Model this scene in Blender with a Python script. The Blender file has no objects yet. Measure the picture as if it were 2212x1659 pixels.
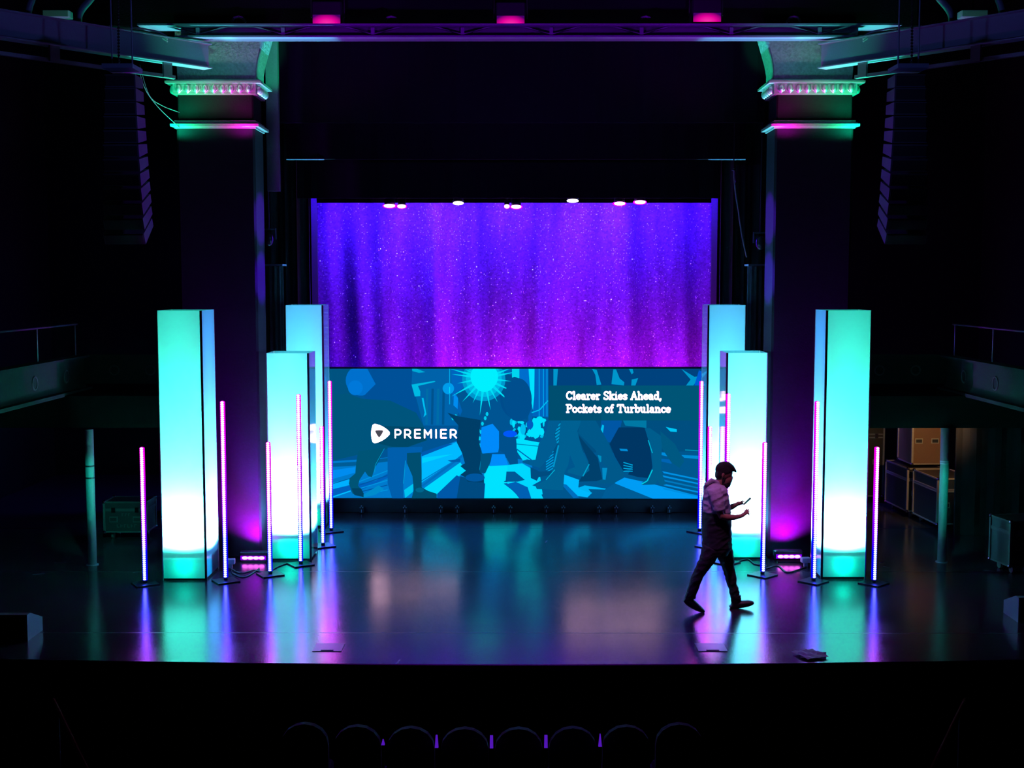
import bpy, bmesh, math, random
from mathutils import Vector, Matrix, Euler
R = math.radians
random.seed(7)
SC = bpy.context.scene
COL = SC.collection

# ------------------------------------------------------------------ camera
F = 2700.0; PW, PH = 2212.0, 1659.0
CAMZ = 4.06; PITCH = 0.0826; YAW = 0.0022
cd = bpy.data.cameras.new('camera'); cam = bpy.data.objects.new('camera', cd); COL.objects.link(cam)
cam.location = (0, 0, CAMZ); cam.rotation_euler = (math.pi/2 - PITCH, 0, YAW)
cd.sensor_fit = 'HORIZONTAL'; cd.sensor_width = 36.0; cd.lens = 36.0*F/PW; cd.clip_end = 200
SC.camera = cam
ROT = Euler((math.pi/2 - PITCH, 0, YAW)).to_matrix()
def ray(px, py): return ROT @ Vector(((px-PW/2)/F, (PH/2-py)/F, -1.0))
def at(px, py, Y):
    d = ray(px, py); t = Y/d.y
    return Vector((d.x*t, Y, CAMZ + d.z*t))
def gnd(px, py, z=0.0):
    d = ray(px, py); t = (z-CAMZ)/d.z
    return Vector((d.x*t, d.y*t, z))
def lin(c):
    return tuple(((v/255)/12.92 if v/255 <= .04045 else ((v/255+.055)/1.055)**2.4) for v in c)

# ------------------------------------------------------------------ world, view
w = bpy.data.worlds.new('world'); SC.world = w; w.use_nodes = True
w.node_tree.nodes['Background'].inputs[0].default_value = (.15, .25, 1, 1)
w.node_tree.nodes['Background'].inputs[1].default_value = .0016
SC.view_settings.view_transform = 'Standard'; SC.view_settings.look = 'None'
SC.view_settings.gamma = 1; SC.view_settings.exposure = 0
SC.cycles.max_bounces = 7; SC.cycles.diffuse_bounces = 3; SC.cycles.glossy_bounces = 3
SC.cycles.transmission_bounces = 5; SC.cycles.sample_clamp_indirect = 3.0
SC.cycles.use_denoising = True

# ------------------------------------------------------------------ stage lights
def aim(o, tgt):
    d = Vector(tgt) - Vector(o.location)
    o.rotation_euler = d.to_track_quat('-Z', 'Y').to_euler()
def spot(name, loc, tgt, col, watts, size=40, blend=.5, r=.06, parent=None):
    l = bpy.data.lights.new(name, 'SPOT'); l.color = col; l.energy = watts
    l.spot_size = R(size); l.spot_blend = blend; l.shadow_soft_size = r
    o = bpy.data.objects.new(name, l); COL.objects.link(o); o.location = loc; aim(o, tgt)
    if parent: o.parent = parent; o.location = Vector(loc) - parent.location
    return o
def area(name, loc, tgt, col, watts, sx, sy, spread=180):
    l = bpy.data.lights.new(name, 'AREA'); l.color = col; l.energy = watts
    l.shape = 'RECTANGLE'; l.size = sx; l.size_y = sy; l.spread = R(spread)
    o = bpy.data.objects.new(name, l); COL.objects.link(o); o.location = loc; aim(o, tgt)
    return o
VIOLET = (.12, 0, 1); BLUEV = (.05, .0, 1); MAG = (1, 0, .62); GREEN = (.0, 1, .35)
# curtain wash from the electric above, and ground row behind the screen
area('curtain_wash', (0, 22.75, 5.75), (0, 23.6, 3.4), (.05, .0, 1), 330, 7.6, .15)
area('curtain_ground_row', (.9, 22.55, 1.3), (.9, 23.75, 2.9), (1, 0, .55), 125, 5.6, .12)
area('curtain_ground_row', (0, 22.55, 1.3), (0, 23.75, 4.1), (.06, 0, 1), 110, 7.4, .12)
area('curtain_sparkle', (0, 22.6, 5.7), (0, 23.6, 3.6), (.7, .85, 1), 24, 6.5, .1)  # unseen white strip added so the pale sequins sparkle
area('curtain_sparkle_low', (.8, 22.55, 1.4), (.8, 23.7, 3.4), (1, .5, .35), 14, 5.5, .1)  # unseen warm strip added for pinker sparkle low on the curtain
# front wash: unseen violet and rose spots added over the lip and the person
spot('front_wash_violet', (0, 13.6, 8.4), (0, 14.2, 0), (.26, .0, 1), 1500, 48, 1, .3)
spot('front_wash_rose', (1.5, 12.0, 8.5), (2.6, 15.2, 1.4), (1, .3, .9), 900, 12, .6, .2)
for s in (-1, 1):
    # unseen spots added to colour column heads, beams, arrays, pipes and galleries
    spot('head_green', (s*4.85, 17.88, 6.1), (s*4.7, 18.0, 6.8), (0, 1, .42), 48, 165, .5)
    spot('capital_green', (s*4.7, 17.8, 6.42), (s*4.7, 17.95, 6.9), (0, 1, .45), 30, 160, .5)
    spot('capital_white', (s*4.3, 17.8, 6.42), (s*4.3, 17.95, 6.9), (.8, 1, .9), 5, 150, .5)
    spot('capital_magenta', (s*3.9, 17.8, 6.42), (s*3.85, 17.95, 6.9), (1, 0, .8), 12, 150, .5)
    spot('head_magenta', (s*3.85, 17.88, 6.1), (s*3.9, 18.0, 6.8), (1, 0, .8), 20, 165, .5)
    spot('head_bluegrey', (s*2.6, 14.2, 4.2), (s*4.2, 18.0, 7.35), (.14, .22, 1), 150, 18, .7)
    spot('flare_green', (s*1.6, 16.6, 5.4), (s*3.66, 18.8, 7.4), (0, 1, .42), 900, 17, .4)
    spot('side_violet', (s*-2.4, 18.2, 4.6), (s*3.72, 18.42, 4.1), (.1, 0, 1), 17000, 7.5, .3)
    spot('side_violet', (s*-2.4, 18.2, 4.6), (s*3.72, 18.42, 4.95), (.14, 0, 1), 13000, 7.5, .3)
    spot('side_blue', (s*-2.4, 17.2, 2.9), (s*3.72, 18.42, 3.1), (.2, .28, 1), 900, 12, .5)
    spot('array_violet', (0, 16.2, 6.3), (s*4.5, 15.2, 5.2), (.2, 0, 1), 280, 30, .7)
    spot('beam_blue', (s*1.5, 12.5, 5.5), (s*5.4, 16.2, 7.2), (.14, .2, 1), 120, 50, .8)
    spot('beam_end_green', (s*4.0, 16.2, 5.9), (s*4.1, 17.5, 7.5), (.05, 1, .55), 75, 64, .8)
    spot('pole_teal', (s*5.0, 15.2, 2.6), (s*5.95, 17.8, 1.0), (.0, 1, .75), 190, 20, .7)
    spot('gallery_teal', (s*3.5, 13.0, 3.5), (s*6.6, 15.4, 2.7), (.0, 1, .8), 5, 40, .7)
spot('beam_violet', (0, 13.6, 5.7), (0, 17.4, 7.5), (.3, 0, 1), 420, 80, .9)  # unseen spots added to tint the long beam violet
spot('beam_violet', (-2.8, 13.8, 5.7), (-2.9, 17.4, 7.5), (.35, 0, 1), 300, 40, .9)
spot('beam_violet', (2.8, 13.8, 5.7), (2.9, 17.4, 7.5), (.35, 0, 1), 300, 40, .9)
spot('wing_work_light', (6.78, 19.3, 1.85), (7.1, 21.4, 1.3), (1, .55, .22), 75, 100, .6)

# ------------------------------------------------------------------ materials
def mat(name, col=(.5, .5, .5), rough=.6, metal=0, emit=None, strength=0, spec=.5, bump=0, bscale=40, vary=.15):
    m = bpy.data.materials.new(name); m.use_nodes = True
    nt = m.node_tree; n = nt.nodes; b = n['Principled BSDF']
    b.inputs['Base Color'].default_value = (*col, 1); b.inputs['Roughness'].default_value = rough
    b.inputs['Metallic'].default_value = metal; b.inputs['Specular IOR Level'].default_value = spec
    if emit:
        b.inputs['Emission Color'].default_value = (*emit, 1); b.inputs['Emission Strength'].default_value = strength
    tc = n.new('ShaderNodeTexCoord'); nz = n.new('ShaderNodeTexNoise')
    nz.inputs['Scale'].default_value = bscale; nz.inputs['Detail'].default_value = 4
    nt.links.new(tc.outputs['Object'], nz.inputs['Vector'])
    if vary:
        mx = n.new('ShaderNodeMix'); mx.data_type = 'RGBA'; mx.blend_type = 'MIX'
        mx.inputs['A'].default_value = (*[v*(1-vary) for v in col], 1)
        mx.inputs['B'].default_value = (*[min(1, v*(1+vary)) for v in col], 1)
        nt.links.new(nz.outputs['Fac'], mx.inputs['Factor']); nt.links.new(mx.outputs['Result'], b.inputs['Base Color'])
    if bump:
        bp = n.new('ShaderNodeBump'); bp.inputs['Strength'].default_value = bump; bp.inputs['Distance'].default_value = .02
        nt.links.new(nz.outputs['Fac'], bp.inputs['Height']); nt.links.new(bp.outputs['Normal'], b.inputs['Normal'])
    return m
def glow(name, col, strength=1.0):
    return mat(name, (0, 0, 0), .6, 0, col, strength, 0, vary=0)
M = {}
M['black'] = mat('black_paint', (.012, .012, .014), .55)
M['velour'] = mat('black_velour', (.006, .006, .009), .95, spec=.1)
M['wallblack'] = mat('dark_wall', (.006, .0065, .009), .9, spec=.08, bump=.2)
M['plate'] = mat('base_plate_steel', (.02, .02, .026), .35, .3)
M['steel'] = mat('painted_steel', (.17, .19, .24), .5, .1, bump=.1, bscale=80)
M['greysteel'] = mat('bare_steel', (.3, .3, .32), .35, .8)
M['shaft'] = mat('column_dark_plaster', (.012, .0115, .015), .8, spec=.08, bump=.15, bscale=60)
M['plaster'] = mat('rough_plaster', (.2, .2, .21), .85, bump=1.0, bscale=26, vary=.5)
M['band'] = mat('column_band_brown', (.005, .004, .0045), .8, spec=.1, bump=.2)
M['mould'] = mat('gilt_moulding', (.5, .48, .45), .34, .6)
M['cable'] = mat('cable_rubber', (.05, .05, .05), .5)
M['palecable'] = mat('pale_rope', (.6, .62, .62), .5)
M['pole'] = mat('grey_pipe_paint', (.34, .4, .4), .45, bump=.1, bscale=90)
M['leg_cloth'] = mat('dark_green_drape', (.02, .035, .035), .9, bump=.3, bscale=30)
M['leg_hi'] = mat('proscenium_plaster', (.1, .11, .11), .85, bump=.2)
M['parapet'] = mat('parapet_paint', (.018, .024, .024), .8, spec=.15, bump=.2)
M['dimedge'] = mat('dark_grey_edge', (.07, .07, .07), .6)  # darker grey for faint edges, rings and stencil marks
M['fabric'] = mat('speaker_grille', (.006, .006, .008), .7, bump=.3, bscale=300)
M['caselam'] = mat('case_laminate_black', (.02, .02, .024), .4)
M['casebrown'] = mat('case_laminate_brown', (.2, .1, .05), .5)
M['alu'] = mat('aluminium_edge', (.55, .52, .45), .35, .6)
M['chrome'] = mat('chrome_hardware', (.8, .8, .85), .15, 1)
M['paper'] = mat('paper_white', (.75, .75, .8), .7, vary=.05)
M['junction'] = mat('pale_plastic', (.7, .75, .8), .5, vary=.05)
M['skin'] = mat('skin', (.35, .17, .11), .5)
M['hair'] = mat('hair_dark', (.01, .008, .008), .7, bump=.6, bscale=160)
M['denim'] = mat('black_trousers', (.012, .012, .016), .8, bump=.3, bscale=40)
M['shoe'] = mat('black_shoe', (.01, .01, .012), .5)
M['phone'] = mat('phone_case', (.012, .012, .012), .7)
M['seat'] = mat('seat_fabric_black', (.01, .01, .014), .9)
M['rail'] = mat('red_brown_rail', (.1, .012, .012), .9, spec=0)
M['lensblack'] = mat('fixture_black', (.015, .015, .02), .4)
M['wedge'] = glow('violet_gap_glow', (.10, .01, .55), .8)  # emission stands in for violet light caught between the seats

# floor: black vinyl with sheet seams and scuffs
def floor_mat():
    m = bpy.data.materials.new('stage_vinyl'); m.use_nodes = True; nt = m.node_tree; n = nt.nodes; L = nt.links
    b = n['Principled BSDF']
    tc = n.new('ShaderNodeTexCoord'); sx = n.new('ShaderNodeSeparateXYZ'); L.new(tc.outputs['Object'], sx.inputs[0])
    def math_(op, a, v=None, v2=None):
        q = n.new('ShaderNodeMath'); q.operation = op
        L.new(a, q.inputs[0])
        if v is not None:
            if isinstance(v, (int, float)): q.inputs[1].default_value = v
            else: L.new(v, q.inputs[1])
        return q.outputs[0]
    y = math_('ADD', sx.outputs['Y'], -14.15+30*3.06); y = math_('DIVIDE', y, 3.06); fr = math_('FRACT', y)
    seam = math_('LESS_THAN', fr, .008)
    nz = n.new('ShaderNodeTexNoise'); nz.inputs['Scale'].default_value = 1.3; nz.inputs['Detail'].default_value = 6
    L.new(tc.outputs['Object'], nz.inputs['Vector'])
    fine = n.new('ShaderNodeTexNoise'); fine.inputs['Scale'].default_value = 60; fine.inputs['Detail'].default_value = 5
    L.new(tc.outputs['Object'], fine.inputs['Vector'])
    mp = n.new('ShaderNodeMapping'); mp.inputs['Rotation'].default_value = (0, 0, .5); mp.inputs['Scale'].default_value = (18, .5, 1)
    L.new(tc.outputs['Object'], mp.inputs[0])
    scr = n.new('ShaderNodeTexNoise'); scr.inputs['Scale'].default_value = 2.0; scr.inputs['Detail'].default_value = 8; L.new(mp.outputs[0], scr.inputs['Vector'])
    sc = math_('GREATER_THAN', scr.outputs['Fac'], .72)
    ramp = n.new('ShaderNodeMapRange'); ramp.inputs['From Min'].default_value = .3; ramp.inputs['From Max'].default_value = .7
    ramp.inputs['To Min'].default_value = .13; ramp.inputs['To Max'].default_value = .18
    L.new(nz.outputs['Fac'], ramp.inputs['Value'])
    r2 = math_('MULTIPLY', fine.outputs['Fac'], .06); r3 = math_('ADD', ramp.outputs[0], r2)
    r4 = math_('MULTIPLY', seam, .12); r5 = math_('ADD', r3, r4)
    L.new(r5, b.inputs['Roughness'])
    mx = n.new('ShaderNodeMix'); mx.data_type = 'RGBA'
    mx.inputs['A'].default_value = (.035, .035, .042, 1); mx.inputs['B'].default_value = (.012, .012, .015, 1)
    L.new(seam, mx.inputs['Factor'])
    mx2 = n.new('ShaderNodeMix'); mx2.data_type = 'RGBA'; mx2.inputs['B'].default_value = (.09, .09, .1, 1)
    L.new(mx.outputs['Result'], mx2.inputs['A']); s2 = math_('MULTIPLY', sc, .35); L.new(s2, mx2.inputs['Factor'])
    L.new(mx2.outputs['Result'], b.inputs['Base Color'])
    bp = n.new('ShaderNodeBump'); bp.inputs['Strength'].default_value = .05; bp.inputs['Distance'].default_value = .01
    L.new(fine.outputs['Fac'], bp.inputs['Height']); L.new(bp.outputs['Normal'], b.inputs['Normal'])
    b.inputs['Specular IOR Level'].default_value = .55
    return m
M['floor'] = floor_mat()

# sequinned curtain: each sequin has its own tilt
def sequin_mat():
    m = bpy.data.materials.new('sequin_cloth'); m.use_nodes = True; nt = m.node_tree; n = nt.nodes; L = nt.links
    b = n['Principled BSDF']; tc = n.new('ShaderNodeTexCoord')
    vo = n.new('ShaderNodeTexVoronoi'); vo.inputs['Scale'].default_value = 36
    L.new(tc.outputs['Object'], vo.inputs['Vector'])
    geo = n.new('ShaderNodeNewGeometry')
    sub = n.new('ShaderNodeVectorMath'); sub.operation = 'SUBTRACT'; sub.inputs[1].default_value = (.5, .5, .5)
    L.new(vo.outputs['Color'], sub.inputs[0])
    sc = n.new('ShaderNodeVectorMath'); sc.operation = 'SCALE'; sc.inputs['Scale'].default_value = 2.2; L.new(sub.outputs[0], sc.inputs[0])
    ad = n.new('ShaderNodeVectorMath'); ad.operation = 'ADD'; L.new(geo.outputs['Normal'], ad.inputs[0]); L.new(sc.outputs[0], ad.inputs[1])
    no = n.new('ShaderNodeVectorMath'); no.operation = 'NORMALIZE'; L.new(ad.outputs[0], no.inputs[0])
    df = n['Principled BSDF']; df.inputs['Roughness'].default_value = .8; df.inputs['Specular IOR Level'].default_value = .1
    df.inputs['Coat Roughness'].default_value = .16; df.inputs['Coat IOR'].default_value = 3.2; L.new(no.outputs[0], df.inputs['Coat Normal'])
    # sparkle painted in: scattered sequins coloured pale over the darker net
    nz = n.new('ShaderNodeTexNoise'); nz.inputs['Scale'].default_value = 1.1; nz.inputs['Detail'].default_value = 3
    mp = n.new('ShaderNodeMapping'); mp.inputs['Scale'].default_value = (1.6, 1, .25); L.new(tc.outputs['Object'], mp.inputs[0]); L.new(mp.outputs[0], nz.inputs['Vector'])
    mr = n.new('ShaderNodeMapRange'); mr.inputs['From Min'].default_value = .35; mr.inputs['From Max'].default_value = .65
    mr.inputs['To Min'].default_value = .35; mr.inputs['To Max'].default_value = .8
    L.new(nz.outputs['Fac'], mr.inputs['Value'])
    hs = n.new('ShaderNodeSeparateXYZ'); L.new(vo.outputs['Color'], hs.inputs[0])
    pw = n.new('ShaderNodeMapRange'); pw.inputs['To Min'].default_value = .72; pw.inputs['To Max'].default_value = 1.2; L.new(hs.outputs[0], pw.inputs['Value'])
    ml = n.new('ShaderNodeMath'); ml.operation = 'MULTIPLY'; L.new(mr.outputs[0], ml.inputs[0]); L.new(pw.outputs[0], ml.inputs[1])
    cc = n.new('ShaderNodeCombineColor')
    for k, tint in enumerate((.42, .08, .9)):
        q = n.new('ShaderNodeMath'); q.operation = 'MULTIPLY'; q.inputs[1].default_value = tint; L.new(ml.outputs[0], q.inputs[0]); L.new(q.outputs[0], cc.inputs[k])
    pg = n.new('ShaderNodeMath'); pg.operation = 'MULTIPLY_ADD'; pg.inputs[1].default_value = -.42; pg.inputs[2].default_value = 1.07; L.new(nz.outputs['Fac'], pg.inputs[0])
    pt = n.new('ShaderNodeMath'); pt.operation = 'GREATER_THAN'; L.new(hs.outputs[2], pt.inputs[0]); L.new(pg.outputs[0], pt.inputs[1])
    pd = n.new('ShaderNodeMath'); pd.operation = 'LESS_THAN'; pd.inputs[1].default_value = .33; L.new(vo.outputs['Distance'], pd.inputs[0])
    pm = n.new('ShaderNodeMath'); pm.operation = 'MULTIPLY'; L.new(pt.outputs[0], pm.inputs[0]); L.new(pd.outputs[0], pm.inputs[1])
    pale = n.new('ShaderNodeMix'); pale.data_type = 'RGBA'; pale.inputs['B'].default_value = (.95, .9, 1, 1)
    L.new(pm.outputs[0], pale.inputs['Factor']); L.new(cc.outputs[0], pale.inputs['A']); L.new(pale.outputs['Result'], df.inputs['Base Color'])
    # a bright mirror sequin only in few cells
    gt = n.new('ShaderNodeMath'); gt.operation = 'GREATER_THAN'; gt.inputs[1].default_value = .6; L.new(hs.outputs[1], gt.inputs[0])
    lt = n.new('ShaderNodeMath'); lt.operation = 'LESS_THAN'; lt.inputs[1].default_value = .012; L.new(vo.outputs['Distance'], lt.inputs[0])
    vo2 = n.new('ShaderNodeMath'); vo2.operation = 'LESS_THAN'; vo2.inputs[1].default_value = .34; L.new(vo.outputs['Distance'], vo2.inputs[0])
    an = n.new('ShaderNodeMath'); an.operation = 'MULTIPLY'; L.new(gt.outputs[0], an.inputs[0]); L.new(vo2.outputs[0], an.inputs[1])
    L.new(pm.outputs[0], df.inputs['Coat Weight'])
    return m
M['sequin'] = sequin_mat()

# translucent panels of the light towers
def panel_mat(name, tcol, gloss, grough=.08, dif=(.25, .25, .25), dm=.35):
    m = bpy.data.materials.new(name); m.use_nodes = True; nt = m.node_tree; n = nt.nodes; L = nt.links
    n.remove(n['Principled BSDF'])
    tr = n.new('ShaderNodeBsdfTranslucent'); df = n.new('ShaderNodeBsdfDiffuse'); gl = n.new('ShaderNodeBsdfGlossy')
    tc = n.new('ShaderNodeTexCoord'); nz = n.new('ShaderNodeTexNoise'); nz.inputs['Scale'].default_value = 3
    L.new(tc.outputs['Object'], nz.inputs['Vector'])
    mx = n.new('ShaderNodeMix'); mx.data_type = 'RGBA'
    mx.inputs['A'].default_value = (*[v*.93 for v in tcol], 1); mx.inputs['B'].default_value = (*tcol, 1)
    L.new(nz.outputs['Fac'], mx.inputs['Factor']); L.new(mx.outputs['Result'], tr.inputs['Color'])
    df.inputs['Color'].default_value = (*dif, 1)
    gl.inputs['Roughness'].default_value = grough; gl.inputs['Color'].default_value = (.9, .95, 1, 1)
    a = n.new('ShaderNodeMixShader'); a.inputs[0].default_value = dm; L.new(tr.outputs[0], a.inputs[1]); L.new(df.outputs[0], a.inputs[2])
    c = n.new('ShaderNodeMixShader'); c.inputs[0].default_value = gloss; L.new(a.outputs[0], c.inputs[1]); L.new(gl.outputs[0], c.inputs[2])
    L.new(c.outputs[0], n['Material Output'].inputs['Surface'])
    return m
M['panel'] = panel_mat('diffusing_acrylic', (.75, .8, .8), .02, dif=(.5, .5, .5))
M['mirror_panel'] = panel_mat('gloss_acrylic_side', (.2, .2, .3), .62)
M['side_panel'] = panel_mat('satin_acrylic_side', (1, .3, 1), .12, .15, dif=(.5, .5, .5), dm=.08)  # magenta tint stands in for violet wash falling on this side

# LED tube pixels: magenta at the head running to blue at the foot
def tube_mat(name, hi, lo, h, strength, mid=None):
    m = bpy.data.materials.new(name); m.use_nodes = True; nt = m.node_tree; n = nt.nodes; L = nt.links
    n.remove(n['Principled BSDF']); em = n.new('ShaderNodeEmission')
    tc = n.new('ShaderNodeTexCoord'); sx = n.new('ShaderNodeSeparateXYZ'); L.new(tc.outputs['Object'], sx.inputs[0])
    mr = n.new('ShaderNodeMapRange'); mr.inputs['From Max'].default_value = h; L.new(sx.outputs['Z'], mr.inputs['Value'])
    cr = n.new('ShaderNodeValToRGB'); e = cr.color_ramp.elements
    e[0].position = .25; e[0].color = (*lo, 1); e[1].position = .95; e[1].color = (*hi, 1)
    if mid: q = e.new(.55); q.color = (*mid, 1)
    L.new(mr.outputs[0], cr.inputs[0]); L.new(cr.outputs[0], em.inputs['Color'])
    em.inputs['Strength'].default_value = strength
    L.new(em.outputs[0], n['Material Output'].inputs['Surface'])
    return m
TM = {}
for h in (1.8, 2.4):
    TM[h] = (tube_mat('led_halo_%d' % (h*10), (.75, 0, .6), (.0, .0, 1), h, 1.3, (.25, 0, 1)),
             tube_mat('led_pixel_%d' % (h*10), (1, .06, .8), (.042, .046, 1), h, 26, (.32, .055, 1)))

# ------------------------------------------------------------------ mesh helpers
class MB:
    def __init__(s): s.v = []; s.f = []; s.m = []
    def add(s, vs, fs, mi=0):
        o = len(s.v); s.v += [tuple(v) for v in vs]; s.f += [tuple(i+o for i in f) for f in fs]; s.m += [mi]*len(fs); return s
    def box(s, c, d, rot=None, mi=0, bev=0):
        hx, hy, hz = d[0]/2, d[1]/2, d[2]/2; c = Vector(c)
        if bev > 0:
            b = min(bev, hx*.9, hy*.9)
            out = []
            for z, k in ((-hz, b), (-hz+b*.7, 0), (hz-b*.7, 0), (hz, b)):
                x, y = hx-k*.6, hy-k*.6
                out.append([(-x+b, -y, z), (x-b, -y, z), (x, -y+b, z), (x, y-b, z), (x-b, y, z), (-x+b, y, z), (-x, y-b, z), (-x, -y+b, z)])
            vs = [Vector(p) for r_ in out for p in r_]
            fs = [tuple(range(7, -1, -1)), tuple(range(24, 32))]
            for k in range(3):
                for i in range(8):
                    j = (i+1) % 8; fs.append((k*8+i, k*8+j, k*8+8+j, k*8+8+i))
        else:
            vs = [Vector((x, y, z)) for z in (-hz, hz) for y in (-hy, hy) for x in (-hx, hx)]
            fs = [(0, 2, 3, 1), (4, 5, 7, 6), (0, 1, 5, 4), (2, 6, 7, 3), (0, 4, 6, 2), (1, 3, 7, 5)]
        if rot is not None: vs = [rot @ v for v in vs]
        return s.add([v+c for v in vs], fs, mi)
    def tube(s, pts, r, n=8, mi=0, cap=True):
        pts = [Vector(p) for p in pts]; rs = r if isinstance(r, (list, tuple)) else [r]*len(pts)
        rings = []; prev = None
        for i, p in enumerate(pts):
            t = (pts[min(i+1, len(pts)-1)] - pts[max(i-1, 0)]).normalized()
            u = prev - t*prev.dot(t) if prev is not None else t.orthogonal()
            if u.length < 1e-6: u = t.orthogonal()
            u.normalize(); prev = u; v = t.cross(u)
            rings.append([p + (u*math.cos(2*math.pi*k/n) + v*math.sin(2*math.pi*k/n))*rs[i] for k in range(n)])
        vs = [q for r_ in rings for q in r_]; fs = []
        for i in range(len(pts)-1):
            for k in range(n): fs.append((i*n+k, i*n+(k+1) % n, (i+1)*n+(k+1) % n, (i+1)*n+k))
        if cap: fs += [tuple(range(n-1, -1, -1)), tuple((len(pts)-1)*n+k for k in range(n))]
        return s.add(vs, fs, mi)
    def ell(s, c, r, rot=None, nu=14, nv=9, mi=0):
        c = Vector(c); vs = []; fs = []
        for i in range(nv+1):
            a = math.pi*i/nv
            for k in range(nu):
                b = 2*math.pi*k/nu; p = Vector((r[0]*math.sin(a)*math.cos(b), r[1]*math.sin(a)*math.sin(b), r[2]*math.cos(a)))
                vs.append((rot @ p if rot is not None else p)+c)
        for i in range(nv):
            for k in range(nu): fs.append((i*nu+k, (i+1)*nu+k, (i+1)*nu+(k+1) % nu, i*nu+(k+1) % nu))
        return s.add(vs, fs, mi)
    def loft(s, rows, n=16, mi=0):
        """rows: (centre, a in the XZ plane, b along Y)"""
        pts = [Vector(r_[0]) for r_ in rows]; vs = []; fs = []
        for i, (c, a, b) in enumerate(rows):
            t = pts[min(i+1, len(pts)-1)] - pts[max(i-1, 0)]
            t.y = 0; t.normalize(); u = Vector((t.z, 0, -t.x))
            for k in range(n):
                q = 2*math.pi*k/n; vs.append(Vector(c) + u*a*math.cos(q) + Vector((0, 1, 0))*b*math.sin(q))
        for i in range(len(rows)-1):
            for k in range(n): fs.append((i*n+k, i*n+(k+1) % n, (i+1)*n+(k+1) % n, (i+1)*n+k))
        fs += [tuple(range(n-1, -1, -1)), tuple((len(rows)-1)*n+k for k in range(n))]
        return s.add(vs, fs, mi)
    def prism(s, pts, vec, mi=0):
        n = len(pts); pts = [Vector(p) for p in pts]; vec = Vector(vec)
        fs = [tuple(range(n)), tuple(range(2*n-1, n-1, -1))] + [(i, (i+1) % n, n+(i+1) % n, n+i) for i in range(n)]
        return s.add(pts+[p+vec for p in pts], fs, mi)
    def build(s, name, m, parent=None, world=True, smooth=False, fix=True):
        me = bpy.data.meshes.new(name); org = Vector((0, 0, 0))
        if parent is not None and world:
            p = parent
            while p is not None: org = org + p.location; p = p.parent
        me.from_pydata([tuple(Vector(v)-org) for v in s.v], [], s.f)
        ms = m if isinstance(m, (list, tuple)) else [m]
        for x in ms: me.materials.append(M[x] if isinstance(x, str) else x)
        for i, p in enumerate(me.polygons): p.material_index = s.m[i]; p.use_smooth = smooth
        if fix:
            bm = bmesh.new(); bm.from_mesh(me); bmesh.ops.recalc_face_normals(bm, faces=bm.faces[:]); bm.to_mesh(me); bm.free()
        o = bpy.data.objects.new(name, me); COL.objects.link(o)
        if parent is not None: o.parent = parent
        return o
def thing(name, loc, label, cat, group=None):
    o = bpy.data.objects.new(name, None); COL.objects.link(o); o.location = loc; o.empty_display_size = .1
    return tag(o, label, cat, group)
def tag(o, label=None, cat=None, group=None, kind=None):
    if label: o['label'] = label
    if cat: o['category'] = cat
    if group: o['group'] = group
    if kind: o['kind'] = kind
    return o
def struct(name, mb, m, **k): return tag(mb.build(name, m, **k), kind='structure')
def recentre(o):
    c = sum((Vector(v.co) for v in o.data.vertices), Vector())/max(1, len(o.data.vertices))
    o.data.transform(Matrix.Translation(-c)); o.location = c; return o
def copy_tree(o, parent=None):
    c = o.copy(); COL.objects.link(c)
    if parent is not None: c.parent = parent
    for ch in [x for x in COL.objects if x.parent == o]: copy_tree(ch, c)
    return c

# ================================================================== SETTING
SW = 9.6
edge = []
for i in range(33):
    x = -SW + 2*SW*i/32; edge.append((x, 12.95 + .0062*x*x))
mb = MB(); top = [(x, y, 0) for x, y in edge] + [(SW, 26, 0), (-SW, 26, 0)]
mb.prism(top, (0, 0, -.06)); struct('floor', mb, 'floor')
mb = MB()
for i in range(32):
    (x0, y0), (x1, y1) = edge[i], edge[i+1]
    mb.prism([(x0, y0+.03, -.061), (x1, y1+.03, -.061), (x1, y1+.2, -.061), (x0, y0+.2, -.061)], (0, 0, -1.2))
struct('wall_front', mb, 'wallblack')
mb = MB()
pts = [(x, y-.012, .001) for x, y in edge]
mb.tube(pts, .012, 6); struct('trim_1', mb, mat('stage_edge_nosing', (.10, .07, .08), .4, .3))
struct('floor_pit', MB().box((0, 6.2, -1.31), (20, 13.8, .1)), 'wallblack')
struct('wall_back', MB().box((0, 26.05, 4), (20, .1, 11)), 'wallblack')
struct('wall_left', MB().box((-9.7, 13, 4), (.1, 27, 11)), 'wallblack')
struct('wall_right', MB().box((9.7, 13, 4), (.1, 27, 11)), 'wallblack')
struct('ceiling', MB().box((0, 13, 9.6), (20, 27, .1)), 'wallblack')

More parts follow.
